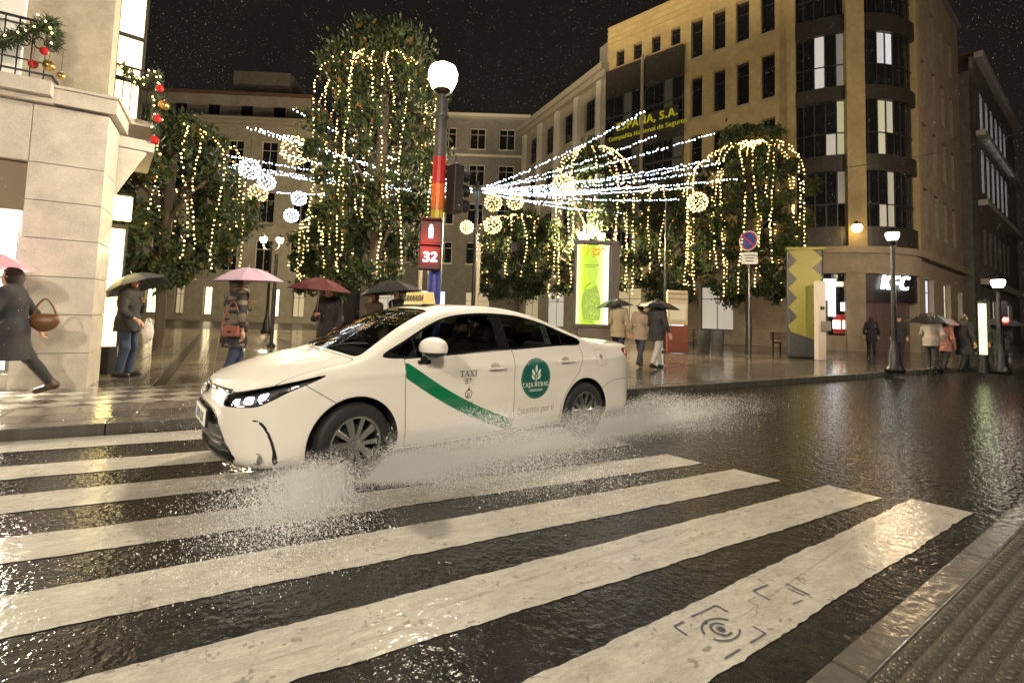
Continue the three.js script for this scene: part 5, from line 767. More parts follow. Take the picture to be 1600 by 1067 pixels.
// 12 - 16: the crowd at the right edge
{
  const small = { cell: 0.028, handCell: 0.008, shoes: shoeBlack, legs: blackish };
  const a = person({ ...small, label: 'person in a pale grey jacket, first of the crowd by the kerb', at: V(13.4, SKERB, -14.9), turn: 2.2, feet: step, arms: [holdL, hangR], coat: jacket(0.24, 0.22, 0.20), hem: 0.75, hair: darkHair });
  umbrella({ label: 'round black umbrella over the first of the crowd by the kerb', at: a.hands[0], mat: blackNylon, r: 0.62, d: 0.3, len: 0.5 });
  const b = person({ ...small, label: 'person in a salmon coat in the middle of the crowd by the kerb', at: V(14.15, SKERB, -15.3), turn: 2.0, feet: step, arms: [holdL, hangR], coat: jacket(0.42, 0.17, 0.13), hem: 0.65, hair: brownHair, h: 0.9 });
  umbrella({ label: 'dull pink umbrella over the salmon coat', at: b.hands[0], mat: nylon([0.16, 0.07, 0.075]), r: 0.52, len: 0.5 });
  person({ ...small, label: 'person in a long black coat left of the pale green post', at: V(14.6, SKERB, -15.1), turn: 1.6, feet: step, arms: [hangL, hangR], coat: blackish, hem: 0.5, hair: darkHair });
  const d = person({ ...small, label: 'person in dark grey under a black umbrella at the right edge', at: V(16.0, SKERB, -15.3), turn: -1.2, feet: step, arms: [holdL, hangR], coat: jacket(0.03, 0.035, 0.04), hem: 0.7, hair: darkHair });
  umbrella({ label: 'black umbrella at the right edge of the picture', at: d.hands[0], mat: blackNylon, r: 0.55, len: 0.42 });
  const e = person({ ...small, label: 'person in black with a pale umbrella behind the salmon coat', at: V(14.9, SKERB, -16.4), turn: 2.4, feet: step, arms: [holdL, hangR], coat: jacket(0.04, 0.04, 0.045), hem: 0.7, hair: darkHair });
  umbrella({ label: 'pale grey umbrella behind the salmon coat in the crowd', at: e.hands[0], mat: nylon([0.40, 0.40, 0.42]), r: 0.5, len: 0.45 });
}

// ---------------------------------------------------------------- the taxi
// own axes: x forward from the front axle, y up, z to its right (its left side, z < 0, faces the camera)
const fontR = await new FontLoader().loadAsync('fonts/droid/droid_sans_regular.typeface.json');
const fontS = await new FontLoader().loadAsync('fonts/droid/droid_serif_bold.typeface.json');
M.paintWhite = phy([0.74, 0.72, 0.67], 0.5, { clearcoat: 1, clearcoatRoughness: 0.03 });
M.carGlass = phy([0.30, 0.32, 0.31], 0.02, { transmission: 1, thickness: 0, ior: 1.5 });
M.gloss = phy([0.012, 0.012, 0.013], 0.12);
M.rubber = std([0.014, 0.014, 0.015], 0.62);
M.alloy = std([0.42, 0.42, 0.41], 0.25, { metalness: 0.95 });
M.interior = std([0.022, 0.021, 0.02], 0.8);
M.chrome = std([0.7, 0.7, 0.7], 0.12, { metalness: 1 });
M.headlamp = glow([1, 0.97, 0.92], 8);
{
  const side = spline([[0.78, 0.205], [0.90, 0.245], [0.948, 0.34], [0.958, 0.47], [0.945, 0.60], [0.918, 0.69], [0.87, 0.752], [0.73, 0.832], [0.5, 0.912], [0.28, 0.966], [0.09, 1.006], [-0.07, 1.082], [-0.38, 1.242], [-0.64, 1.352], [-0.86, 1.414], [-1.13, 1.45], [-1.45, 1.459], [-1.78, 1.444], [-2.12, 1.388], [-2.44, 1.300], [-2.74, 1.202], [-2.98, 1.132], [-3.16, 1.104], [-3.42, 1.092], [-3.60, 1.084], [-3.742, 1.068], [-3.783, 1.02], [-3.771, 0.92], [-3.783, 0.80], [-3.818, 0.68], [-3.824, 0.50], [-3.777, 0.35], [-3.673, 0.265], [-3.348, 0.225], [-3.0, 0.195], [-1.5, 0.175], [0.3, 0.175]], 5, true);
  const wpts = spline([[0.05, 0.72], [0.16, 0.76], [0.22, 0.815], [0.34, 0.868], [0.5, 0.884], [0.7, 0.888], [0.82, 0.882], [0.90, 0.868], [0.955, 0.846], [1.01, 0.812], [1.12, 0.75], [1.30, 0.648], [1.37, 0.598], [1.42, 0.54], [1.5, 0.40]], 8);
  const sec = (y) => { if (y <= wpts[0][0]) return wpts[0][1]; for (let i = 1; i < wpts.length; i++) if (y <= wpts[i][0]) return lerp(wpts[i - 1][1], wpts[i][1], (y - wpts[i - 1][0]) / (wpts[i][0] - wpts[i - 1][0])); return wpts[wpts.length - 1][1] - (y - 1.5); };
  // the side view as a grid, looked up smoothly
  const gx0 = -4.1, gy0 = 0.0, gs = 0.01, gw = 535, gh = 170, grid = new Float32Array(gw * gh);
  for (let j = 0; j < gh; j++) for (let i = 0; i < gw; i++) grid[j * gw + i] = sdPoly(side, gx0 + i * gs, gy0 + j * gs);
  const sideD = (x, y) => { const fx = clamp((x - gx0) / gs, 0, gw - 2.001), fy = clamp((y - gy0) / gs, 0, gh - 2.001), i = fx | 0, j = fy | 0, u = fx - i, v = fy - j, q = j * gw + i; return lerp(lerp(grid[q], grid[q + 1], u), lerp(grid[q + gw], grid[q + gw + 1], u), v); };
  const bow = (x, z) => x + z * z * lerp(-0.13, 0.16, smooth(-2.6, -0.9, x));
  const RW = 0.318, AX = -2.70;
  const plan = (x, z) => {
    const a = Math.abs(z), W = 0.90; let t, m, n, L;
    if (x > -1.35) { t = Math.max(0, (x - 0.02) / 0.945); m = 2.2; n = 3.6; L = 0.945; } else { t = Math.max(0, (-2.85 - x) / 0.98); m = 2.5; n = 4.6; L = 0.98; }
    const g = (a / W) ** n + t ** m - 1, d = Math.hypot(n / W * (a / W) ** (n - 1), m / L * t ** (m - 1)); return d < 0.3 ? -0.3 : Math.max(-0.3, g / d);
  };
  const body = (x, y, z) => {
    const a = Math.abs(z), crown = y > 0.55 ? 0.075 * z * z * smooth(0.55, 0.8, y) : 0, d1 = sideD(bow(x, z), y + crown);
    let w = sec(y); const yl = 0.845 - 0.016 * x;
    if (y < 1.05) {
      w += 0.010 * Math.exp(-(((y - yl) / 0.03) ** 2)) - 0.012 * Math.exp(-(((y - 0.70) / 0.07) ** 2)) * smooth(0.1, -0.6, x) * smooth(-3.2, -2.6, x) + 0.012 * Math.exp(-(((y - 0.36) / 0.05) ** 2)) * smooth(-0.4, -0.8, x) * smooth(-2.5, -2.0, x);
      for (const xw of [0, AX]) { const r = Math.hypot(x - xw, y - RW); w += 0.014 * Math.exp(-(((r - 0.40) / 0.045) ** 2)); }
    }
    const d3 = (a - w) * 0.9, d2 = plan(x, z);
    return smax(smax(d1, d2, 0.10), d3, 0.07);
  };
  const CELL = 0.024;
  let shell = solid(body, [-3.98, 0.06, -1.02], [1.08, 1.56, 1.02], CELL, 2);
  const whole = shell;
  // outlines of the openings and panels, in side view (x, y), or round the nose (s, y)
  const S = (x, z) => Math.abs(z) + 0.9 * (0.95 - x);
  const dlo = spline([[-0.22, 0.99], [-0.46, 1.118], [-0.72, 1.245], [-0.95, 1.325], [-1.25, 1.366], [-1.58, 1.374], [-1.9, 1.350], [-2.18, 1.288], [-2.46, 1.192], [-2.70, 1.098], [-2.68, 1.062], [-2.4, 1.046], [-1.4, 1.012], [-0.30, 0.97]], 6, true);
  const onSide = (z, ny) => (Math.abs(z) < 0.45 ? 1 : -1);
  const phiSideWin = (x, y, z) => Math.max(sdPoly(dlo, x, y), 0.45 - Math.abs(z));
  const phiScreen = (x, y, z) => { const b = bow(x, z); return smax(0.93 - y, smax(smax(b - 0.055, -0.80 - b, 0.06), Math.abs(z) - (sec(y) - 0.085), 0.08), 0.01); };
  const phiRear = (x, y, z) => { const b = bow(x, z); return smax(smax(b + 2.26, -2.93 - b, 0.06), Math.max(Math.abs(z) - (sec(y) - 0.10), 1.05 - y), 0.08); };
  const arch = (x, y, z) => Math.max(Math.min(Math.hypot(x, y - RW), Math.hypot(x - AX, y - RW)) - 0.372, 0.5 - Math.abs(z));
  const onNose = (x) => 0.05 - x;
  const P = {
    grille: [[-0.1, 0.612], [0.40, 0.588], [0.47, 0.555], [0.78, 0.285], [0.76, 0.252], [-0.1, 0.242]],
    slot: [[-0.1, 0.668], [0.045, 0.668], [0.085, 0.700], [0.16, 0.716], [0.64, 0.722], [0.64, 0.748], [0.14, 0.742], [-0.1, 0.748]],
    lamp: spline([[0.56, 0.650], [0.60, 0.715], [0.78, 0.748], [1.02, 0.784], [1.28, 0.828], [1.50, 0.866], [1.42, 0.822], [1.24, 0.752], [1.10, 0.690], [0.98, 0.650], [0.8, 0.640]], 5, true),
    gill: spline([[0.84, 0.572], [0.97, 0.558], [1.05, 0.525], [1.15, 0.36], [1.165, 0.25], [1.125, 0.235], [1.13, 0.34], [1.035, 0.508], [0.96, 0.546]], 5, true),
  };
  const tail = spline([[-3.42, 0.985], [-3.58, 1.012], [-3.72, 1.0], [-3.9, 0.99], [-3.9, 0.885], [-3.68, 0.865], [-3.52, 0.90]], 5, true);
  const nose = (poly) => (x, y, z) => Math.max(sdPoly(poly, S(x, z), y), onNose(x));
  const phiTail = (x, y, z) => Math.max(sdPoly(tail, x, y), 0.30 - Math.abs(z));
  const not = (f, g = 0) => (...q) => -f(...q) + g;
  const CAR = thing('taxi', 'white taxi with a green door stripe splashing through standing water', 'taxi', V(-1.65, 0, -4.54), 0);
  // place: its nose points to the left and towards the camera
  CAR.rotation.y = Math.PI + 0.67; CAR.scale.set(1, 1.015, 1);
  const part = (name, m, mat, parent = CAR) => obj(name, geo(m), mat, parent);
  // dark shell just inside, which shows in the seams
  shell = clip(shell, not(phiSideWin)); shell = clip(shell, not(phiScreen)); shell = clip(shell, not(phiRear)); shell = clip(shell, not(arch));
  for (const k of ['grille', 'slot', 'lamp', 'gill']) shell = clip(shell, not(nose(P[k])));
  shell = clip(shell, not(phiTail));
  part('inner_shell', offset(shell, -0.012), M.interior);
  shell = clip(shell, (x, y) => 0.205 - y);
  const take = (name, phi, mat = M.paintWhite, g = 0.0028) => { const m = part(name, clip(shell, (...q) => phi(...q) + g), mat); shell = clip(shell, (...q) => -phi(...q) + g); return m; };
  const onLeft = (f) => (x, y, z) => Math.max(f(x, y, z), z), onRight = (f) => (x, y, z) => Math.max(f(x, y, z), -z), sideOnly = (poly) => (x, y, z) => Math.max(sdPoly(poly, x, y), 0.5 - Math.abs(z));
  const hood = (x, y, z) => { const b = bow(x, z); return smax(smax(b - 0.905, 0.085 - b, 0.05), Math.max(Math.abs(z) - 0.765, 0.735 - y), 0.05); };
  take('bonnet', hood);
  const fd = [[-0.445, 0.235], [-0.43, 0.5], [-0.415, 0.965], [-1.635, 1.017], [-1.635, 0.235]], rd = [[-1.635, 0.235], [-1.635, 1.017], [-2.66, 1.06], [-2.66, 0.93], [-2.60, 0.77], [-2.40, 0.58], [-2.305, 0.42], [-2.285, 0.235]];
  const doorL = take('front_door', onLeft(sideOnly(fd))), doorR = take('front_door', onRight(sideOnly(fd))), rdoorL = take('rear_door', onLeft(sideOnly(rd))), rdoorR = take('rear_door', onRight(sideOnly(rd)));
  take('front_bumper', (x, y, z) => sdPoly([[1.3, 0.1], [1.3, 0.735], [0.9, 0.735], [0.62, 0.71], [0.40, 0.80], [0.16, 0.648], [0.16, 0.1]], x, y));
  take('rear_bumper', (x, y, z) => sdPoly([[-2.95, 0.1], [-2.95, 0.55], [-3.2, 0.64], [-4.1, 0.64], [-4.1, 0.1]], x, y));
  take('boot_lid', (x, y, z) => Math.max(bow(x, z) + 3.25, Math.abs(z) - 0.63, 0.66 - y));
  take('fuel_flap', onLeft((x, y, z) => sdPoly([[-2.90, 0.83], [-2.90, 0.985], [-3.05, 0.985], [-3.05, 0.83]], x, y) - 0.012), M.paintWhite, 0.0015);
  part('body_panels', shell, M.paintWhite);
  part('sill', clip(clip(whole, not(arch)), (x, y) => y - 0.202), M.rubber);
  // windows: glass a little inside, black trim round it, posts between
  const glassAt = (name, phi, side) => part(name, offset(clip(whole, (...q) => Math.max(phi(...q) - 0.002, side ? -side * q[2] : -1)), -0.006), M.carGlass);
  const trim = (phi, w) => part('window_trim', offset(clip(clip(whole, (...q) => phi(...q) - 0.001), (...q) => -phi(...q) - w), -0.002), M.gloss);
  const posts = (x0, x1) => (x, y, z) => Math.max(phiSideWin(x, y, z), x - x1, x0 - x);
  for (const s of [1, -1]) {
    const w = (f) => (x, y, z) => Math.max(f(x, y, z), -s * z);
    glassAt('front_window', w((x, y, z) => Math.max(phiSideWin(x, y, z), -1.55 - x)));
    glassAt('rear_window', w((x, y, z) => Math.max(phiSideWin(x, y, z), x + 1.55)));
    trim(w(phiSideWin), 0.020);
    for (const [a, b] of [[-1.62, -1.475], [-0.545, -0.52], [-2.40, -2.375]]) part('window_post', offset(clip(whole, w(posts(a, b))), -0.001), M.gloss);
  }
  const ws = glassAt('windscreen', phiScreen); trim(phiScreen, 0.018);
  glassAt('rear_screen', phiRear); trim(phiRear, 0.03);
  // grille with slats, the dark slot beside the badge, gills with fog lamps
  part('grille', offset(clip(whole, nose(P.grille)), -0.035), M.black);
  for (let k = 0; k < 8; k++) { const y0 = 0.275 + k * 0.042; part('grille_slat', offset(clip(whole, (x, y, z) => Math.max(nose(P.grille)(x, y, z) + 0.012, Math.abs(y - y0) - 0.0075)), -0.012), M.gloss); }
  part('grille_edge', offset(clip(whole, (x, y, z) => Math.abs(nose(P.grille)(x, y, z)) - 0.009), 0.002), M.gloss);
  part('upper_grille', offset(clip(whole, nose(P.slot)), -0.010), M.gloss);
  part('chrome_strip', offset(clip(whole, (x, y, z) => Math.max(sdPoly([[0.09, 0.708], [0.16, 0.722], [0.66, 0.729], [0.66, 0.737], [0.15, 0.732]], S(x, z), y), onNose(x))), 0.003), M.steel);
  part('bumper_gill', offset(clip(whole, nose(P.gill)), -0.018), M.black);
  for (const s of [1, -1]) {
    let ta = 0.5, tb = 1.4; for (let k = 0; k < 30; k++) { const m = (ta + tb) / 2; body(0.665 * m, 0.285, 0.747 * m) < 0 ? ta = m : tb = m; } const fog = sub('fog_lamp', CAR), c = V(0.665 * ta, 0.285, s * 0.747 * ta);
    const q = new THREE.Quaternion().setFromUnitVectors(V(0, 1, 0), V(0.80, 0.0, s * 0.62).normalize());
    obj('bezel', new THREE.TorusGeometry(0.037, 0.005, 8, 22).rotateX(Math.PI / 2).applyQuaternion(q).translate(c.x, c.y, c.z), M.steel, fog);
    obj('lens', new THREE.SphereGeometry(0.034, 18, 8).scale(1, 0.25, 1).applyQuaternion(q).translate(c.x - 0.006, c.y, c.z - s * 0.006), phy([0.16, 0.16, 0.16], 0.1, { clearcoat: 1 }), fog);
  }
  // headlamps: housing, three bright modules behind a clear lens
  for (const s of [1, -1]) {
    const on = (f) => (x, y, z) => Math.max(f(x, y, z), -s * z), h = sub('headlamp', CAR);
    part('housing', offset(clip(whole, on(nose(P.lamp))), -0.045), M.black, h);
    const led = (poly) => part('lamp_module', offset(clip(whole, on((x, y, z) => Math.max(sdPoly(poly, S(x, z), y), onNose(x)))), -0.022), M.headlamp, h);
    led([[0.66, 0.660], [0.69, 0.695], [0.77, 0.705], [0.765, 0.656]]); led([[0.815, 0.660], [0.825, 0.715], [0.925, 0.730], [0.92, 0.664]]); led([[0.965, 0.676], [0.97, 0.738], [1.06, 0.752], [1.04, 0.70]]); part('light_guide', offset(clip(whole, on((x, y, z) => Math.max(sdPoly([[0.62, 0.650], [0.80, 0.645], [0.97, 0.655], [1.09, 0.695], [1.085, 0.703], [0.965, 0.664], [0.80, 0.653], [0.63, 0.658]], S(x, z), y), onNose(x)))), -0.014), M.headlamp, h);
    part('bezel', offset(clip(whole, on((x, y, z) => Math.max(sdPoly([[1.13, 0.728], [1.15, 0.765], [1.42, 0.838], [1.30, 0.79]], S(x, z), y), onNose(x)))), -0.02), M.chrome, h);
    part('lens', offset(clip(whole, on((...q) => nose(P.lamp)(...q) - 0.001)), -0.003), phy([0.92, 0.93, 0.95], 0.02, { transmission: 1, thickness: 0 }), h);
    const t = sub('tail_lamp', CAR), red = phy([0.22, 0.008, 0.012], 0.12, { clearcoat: 1, clearcoatRoughness: 0.03 });
    part('lens', offset(clip(whole, on(phiTail)), -0.003), red, t);
    part('reflector', offset(clip(whole, on((x, y, z) => Math.max(phiTail(x, y, z) + 0.016, Math.abs(y - 0.945) - 0.009))), 0.001), glow([1, 0.03, 0.03], 0.5, { color: col(0.3, 0.01, 0.01) }), t);
  }
  // where the left flank lies
  const flank = (x, y) => { let a = 0.5, b = 1.0; for (let k = 0; k < 30; k++) { const m = (a + b) / 2; body(x, y, m) < 0 ? a = m : b = m; } return a; };
  const onFlank = (g, x0, y0, d = 0.0016) => { const p = g.attributes.position; for (let i = 0; i < p.count; i++) { const x = x0 - p.getX(i), y = y0 + p.getY(i); p.setXYZ(i, x, y, -flank(x, y) - d); } g.computeVertexNormals(); return g; };
  const shapes = (text, size, f) => { const g = new THREE.ShapeGeometry(f.generateShapes(text, size), 4); g.computeBoundingBox(); const b = g.boundingBox; return g.translate(-(b.min.x + b.max.x) / 2, -(b.min.y + b.max.y) / 2, 0); };
  const green = phy([0.0, 0.16, 0.065], 0.3, { clearcoat: 1, clearcoatRoughness: 0.05 }), teal = phy([0.006, 0.115, 0.085], 0.3, { clearcoat: 1, clearcoatRoughness: 0.05 }), grey = std([0.11, 0.11, 0.09], 0.4), dark = std([0.03, 0.03, 0.03], 0.4), pale = std([0.70, 0.72, 0.68], 0.4);
  // the door stripe
  {
    const A = [-0.44, 0.865], B = [-1.60, 0.29], dx = B[0] - A[0], dy = B[1] - A[1], l = Math.hypot(dx, dy);
    const band = (x, y, z) => { const t = ((x - A[0]) * dx + (y - A[1]) * dy) / l, d = ((x - A[0]) * dy - (y - A[1]) * dx) / l + 0.045 * Math.sin(Math.PI * clamp(t / l, 0, 1)); return Math.max(Math.abs(d) - 0.058, sdPoly(fd, x, y) + 0.004, 0.5 + z); };
    part('door_stripe', offset(clip(whole, band), 0.0012), green, doorL);
  }
  obj('lettering', onFlank(shapes('TAXI', 0.056, fontS), -1.07, 0.815), dark, doorL); obj('lettering', onFlank(shapes('57', 0.05, fontS), -1.07, 0.745), dark, doorL);
  {
    const em = sub('emblem', doorL), ring = (r0, r1, a0 = 0, a1 = 6.2832) => new THREE.RingGeometry(r0, r1, 26, 1, a0, a1 - a0);
    obj('pomegranate', onFlank(merged([ring(0.036, 0.043, 0.3, 4.2), ring(0.026, 0.033, 3.6, 6.6)]), -1.08, 0.625), dark, em);
    obj('seeds', onFlank(merged([[-0.012, 0.01], [0.002, 0.012], [-0.012, -0.004], [0.003, -0.003], [0.0, -0.016], [-0.014, -0.017]].map(([a, b]) => new THREE.CircleGeometry(0.0058, 8).translate(a, b, 0))), -1.08, 0.625), std([0.2, 0.04, 0.03], 0.5), em);
    obj('leaf', onFlank(new THREE.ShapeGeometry(new THREE.Shape([[-0.02, 0.045], [0, 0.06], [0.02, 0.066], [0.008, 0.052], [0.015, 0.044]].map((p) => new THREE.Vector2(...p)))), -1.08, 0.625), green, em);
    obj('lettering', onFlank(shapes('GRANADA', 0.013, font), -1.08, 0.552), grey, doorL);
  }
  {
    const cx = -1.93, cyy = 0.725, lo = sub('round_sign', rdoorL);
    obj('disc', onFlank(new THREE.RingGeometry(0.001, 0.205, 44, 6), cx, cyy, 0.0014), teal, lo); obj('ring', onFlank(new THREE.RingGeometry(0.188, 0.193, 44, 1), cx, cyy, 0.003), phy([0.10, 0.25, 0.2], 0.3), lo);
    const leaf = (a, l, w, x, y) => { const s = new THREE.Shape([[0, 0], [w, l * 0.35], [w * 0.7, l * 0.75], [0, l], [-w * 0.7, l * 0.75], [-w, l * 0.35]].map((p) => new THREE.Vector2(...p))); return new THREE.ShapeGeometry(s).rotateZ(a).translate(x, y, 0); };
    obj('wheat_emblem', onFlank(merged([leaf(0, 0.075, 0.013, 0, 0.045), leaf(0.55, 0.07, 0.013, -0.014, 0.02), leaf(-0.55, 0.07, 0.013, 0.014, 0.02), leaf(0.75, 0.06, 0.012, -0.014, -0.012), leaf(-0.75, 0.06, 0.012, 0.014, -0.012), new THREE.PlaneGeometry(0.008, 0.06).translate(0, 0, 0)]).scale(1.25, 1.2, 1), cx, cyy, 0.003), pale, lo);
    obj('lettering', onFlank(shapes('CAJA RURAL', 0.042, fontS), cx, cyy - 0.068, 0.003), pale, lo); obj('lettering', onFlank(shapes('GRANADA', 0.025, fontS), cx, cyy - 0.118, 0.003), pale, lo);
    const t = shapes('Estamos por ti', 0.058, fontR); t.applyMatrix4(new THREE.Matrix4().makeShear(0, 0, 0.18, 0, 0, 0)); obj('lettering', onFlank(t, -1.94, 0.405), std([0.16, 0.19, 0.14], 0.4), rdoorL);
    obj('badge', onFlank(new THREE.CircleGeometry(0.028, 20), -2.975, 0.915, 0.002), teal, CAR);
  }
  // handles
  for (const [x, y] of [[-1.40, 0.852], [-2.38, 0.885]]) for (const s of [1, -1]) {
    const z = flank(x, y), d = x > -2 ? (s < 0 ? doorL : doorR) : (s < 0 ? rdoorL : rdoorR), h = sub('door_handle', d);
    obj('shaded_recess', new THREE.SphereGeometry(0.05, 18, 10).scale(1.15, 0.75, 0.12).translate(x + 0.02, y + 0.012, s * (z + 0.0)), phy([0.40, 0.39, 0.36], 0.4), h);  // shade of the handle cup put into a darker paint tone
    obj('grip', rb(0.215, 0.030, 0.026, 0.012, x, y, s * (z + 0.026), 3), M.paintWhite, h);
    obj('mount', [bx(0.03, 0.02, 0.03, x + 0.085, y, s * (z + 0.008)), bx(0.03, 0.02, 0.03, x - 0.085, y, s * (z + 0.008))], M.paintWhite, h);
  }
  // mirrors
  for (const s of [1, -1]) {
    const mi = sub('wing_mirror', CAR), z = 0.955 * s;
    const shape = solid((x, y, zz) => smax(smax(Math.hypot((x + 0.62) / 0.125, (y - 1.062) / 0.092, (zz - 0.975) / 0.16) - 1, (-0.70 - x) * 9, 0.3), (x + 0.5) * 4, 0.3) * 0.08, [-0.79, 0.93, 0.78], [-0.44, 1.19, 1.17], 0.012, 2);
    const f = (m) => { const g = geo(m); if (s < 0) { g.scale(1, 1, -1); const i = g.index.array; for (let k = 0; k < i.length; k += 3) [i[k], i[k + 1]] = [i[k + 1], i[k]]; } return g; };
    obj('cap', f(clip(shape, (x, y) => 1.030 - y)), M.paintWhite, mi); obj('lower_shell', f(clip(shape, (x, y) => y - 1.030)), M.gloss, mi);
    obj('foot', [rod(V(-0.60, 0.94, 0.845 * s), V(-0.60, 1.02, 0.90 * s), 0.034, 10, 0.026), bx(0.12, 0.03, 0.05, -0.60, 0.935, 0.85 * s)], M.gloss, mi);
    obj('mirror_glass', new THREE.CircleGeometry(0.07, 24).scale(1.7, 0.85, 1).rotateY(-Math.PI / 2).translate(-0.703, 1.055, z), M.chrome, mi);
  }
  // number plate, badge, wipers, aerial fin
  {
    const pl = sub('number_plate', CAR); pl.position.set(0.952, 0.502, 0); pl.rotation.y = Math.PI / 2; pl.rotation.order = 'YXZ'; pl.rotation.x = -0.03;
    obj('plate', rb(0.52, 0.115, 0.012, 0.004), M.white, pl); obj('blue_band', bx(0.042, 0.107, 0.002, -0.236, 0, 0.0068), std([0.01, 0.03, 0.25], 0.4), pl); obj('holder', rb(0.54, 0.135, 0.02, 0.006, 0, 0, -0.012), M.black, pl);
    obj('lettering', letters('3595 LXT', 0.072, 0.002).scale(0.88, 1, 1).translate(0.018, 0, 0.0062), dark, pl);
    const b = sub('badge', CAR); b.position.set(0.936, 0.700, 0); b.rotation.y = Math.PI / 2; b.rotation.order = 'YXZ'; b.rotation.x = -0.25;
    obj('outer_ring', new THREE.TorusGeometry(0.052, 0.007, 8, 30).scale(1.3, 0.9, 1), M.chrome, b); obj('inner_ring', merged([new THREE.TorusGeometry(0.03, 0.005, 8, 24).scale(0.75, 1.25, 1).translate(0, -0.004, 0), new THREE.TorusGeometry(0.034, 0.005, 8, 24).scale(1.2, 0.5, 1).translate(0, 0.022, 0)]), M.chrome, b); obj('backing', new THREE.CylinderGeometry(0.05, 0.05, 0.008, 26).rotateX(Math.PI / 2).scale(1.3, 0.9, 1).translate(0, 0, -0.006), M.gloss, b);
    for (const [z0, z1, x1] of [[0.32, -0.22, -0.16], [-0.28, -0.66, -0.18]]) { const y = (x, z) => { let a = 0.8, c = 1.5; for (let k = 0; k < 24; k++) { const m = (a + c) / 2; body(x, m, z) < 0 ? a = m : c = m; } return a; }; const pts = [[0.03, z0], [-0.05, lerp(z0, z1, 0.3)], [x1 + 0.02, lerp(z0, z1, 0.95)]].map(([x, z]) => V(x, y(x, z) + 0.02, z)); obj('wiper', tube(pts, 0.008, 14, 6), M.rubber, CAR); }
    obj('aerial_fin', poly([[0, 0], [0.14, 0], [0.01, 0.055]], 0.02, [], 0.006).translate(-2.18, 1.372, -0.01), M.paintWhite, CAR);
  }
  // roof sign
  {
    const s = sub('roof_sign', CAR); s.position.set(-1.0, 1.437, 0);
    obj('lamp_box', poly([[-0.075, 0], [0.075, 0], [0.045, 0.115], [-0.045, 0.115]], 0.40, [], 0.008).translate(0, 0.012, -0.20), phy([0.75, 0.62, 0.26], 0.35, { emissive: col(1, 0.74, 0.25), emissiveIntensity: 0.12 }), s);
    obj('foot', bx(0.16, 0.02, 0.43), M.black, s);
    const t = letters('GRANADA', 0.066, 0.003); t.rotateX(-0.26).rotateY(Math.PI / 2).translate(0.070, 0.07, 0); obj('lettering', t, dark, s);
    const t2 = letters('GRANADA', 0.066, 0.003); t2.rotateX(-0.26).rotateY(-Math.PI / 2).translate(-0.070, 0.07, 0); obj('lettering', t2, dark, s);
  }
  // wheels
  for (const xw of [0, AX]) for (const s of [1, -1]) {
    const w = sub('wheel', CAR); w.position.set(xw, RW, s * 0.775); if (xw === 0) w.rotation.y = 0.10;
    const turn = (g) => g.rotateX(Math.PI / 2 * s);
    obj('tyre', turn(lathe([[0.212, -0.10], [0.228, -0.102], [0.262, -0.104], [0.298, -0.098], [0.312, -0.085], [0.318, -0.06], [0.318, 0.06], [0.312, 0.085], [0.298, 0.098], [0.262, 0.104], [0.228, 0.102], [0.212, 0.10]], 56)), M.rubber, w);
    obj('rim', turn(merged([lathe([[0.20, 0.094], [0.217, 0.102], [0.222, 0.094], [0.212, 0.080], [0.198, 0.07], [0.19, -0.08], [0.2, -0.09]], 48), lathe([[0.001, 0.086], [0.035, 0.086], [0.055, 0.078], [0.062, 0.06], [0.06, 0.02]], 28)])), M.alloy, w);
    const sp = []; for (let k = 0; k < 10; k++) { const a = k / 10 * 6.2832, wd = k % 2 ? 0.014 : 0.022; const g = poly([[0.045, -wd * 0.8], [0.205, -wd * 1.35], [0.205, wd * 1.35], [0.045, wd * 0.8]], 0.016, [], 0.004).rotateX(-Math.PI / 2).rotateY(a).translate(0, 0.064, 0); sp.push(turn(g)); }
    sp.forEach((g) => obj('spoke', g, M.alloy, w));
    obj('centre_cap', turn(lathe([[0.001, 0.092], [0.026, 0.091], [0.03, 0.084]], 20)), M.steel, w); obj('brake_disc', turn(lathe([[0.02, 0.0], [0.14, 0.0], [0.14, -0.02], [0.02, -0.02]], 30)), std([0.12, 0.12, 0.12], 0.45, { metalness: 0.8 }), w);
    obj('wheel_well', new THREE.CylinderGeometry(0.385, 0.385, 0.42, 40, 1, true, 0, 6.2832).rotateX(Math.PI / 2).translate(xw, RW, s * 0.60), M.interior, CAR);
    obj('well_back', new THREE.CircleGeometry(0.385, 32).translate(xw, RW, s * 0.40), new THREE.MeshStandardMaterial({ color: col(0.02, 0.02, 0.02), roughness: 0.9, side: THREE.DoubleSide }), CAR);
  }
  // cabin: floor, dashboard, wheel, seats
  {
    const c = sub('cabin', CAR);
    obj('floor', bb(-3.2, -0.3, 0.22, 0.26, -0.78, 0.78), M.interior, c);
    obj('dashboard', [rb(0.42, 0.26, 1.42, 0.08, -0.30, 0.86, 0, 3), rb(0.22, 0.30, 0.32, 0.04, -0.58, 0.68, 0, 3)], M.interior, c);
    obj('steering_wheel', new THREE.TorusGeometry(0.175, 0.016, 10, 32).rotateY(Math.PI / 2).rotateZ(0.35).translate(-0.68, 0.93, -0.36), M.black, c);
    for (const [x, z] of [[-1.22, 0.36], [-1.22, -0.36], [-2.1, 0.36], [-2.1, -0.36]]) {
      const s = sub('seat', c); s.position.set(x, 0, z);
      obj('cushion', rb(0.50, 0.16, 0.50, 0.06, 0.08, 0.40, 0, 3), std([0.04, 0.038, 0.036], 0.85), s);
      obj('backrest', rb(0.14, 0.62, 0.48, 0.06, 0, 0, 0, 3).rotateZ(0.30).translate(-0.25, 0.76, 0), std([0.04, 0.038, 0.036], 0.85), s);
      obj('headrest', rb(0.10, 0.18, 0.26, 0.045, 0, 0, 0, 3).rotateZ(0.2).translate(-0.37, 1.15, 0), std([0.045, 0.042, 0.04], 0.85), s);
    }
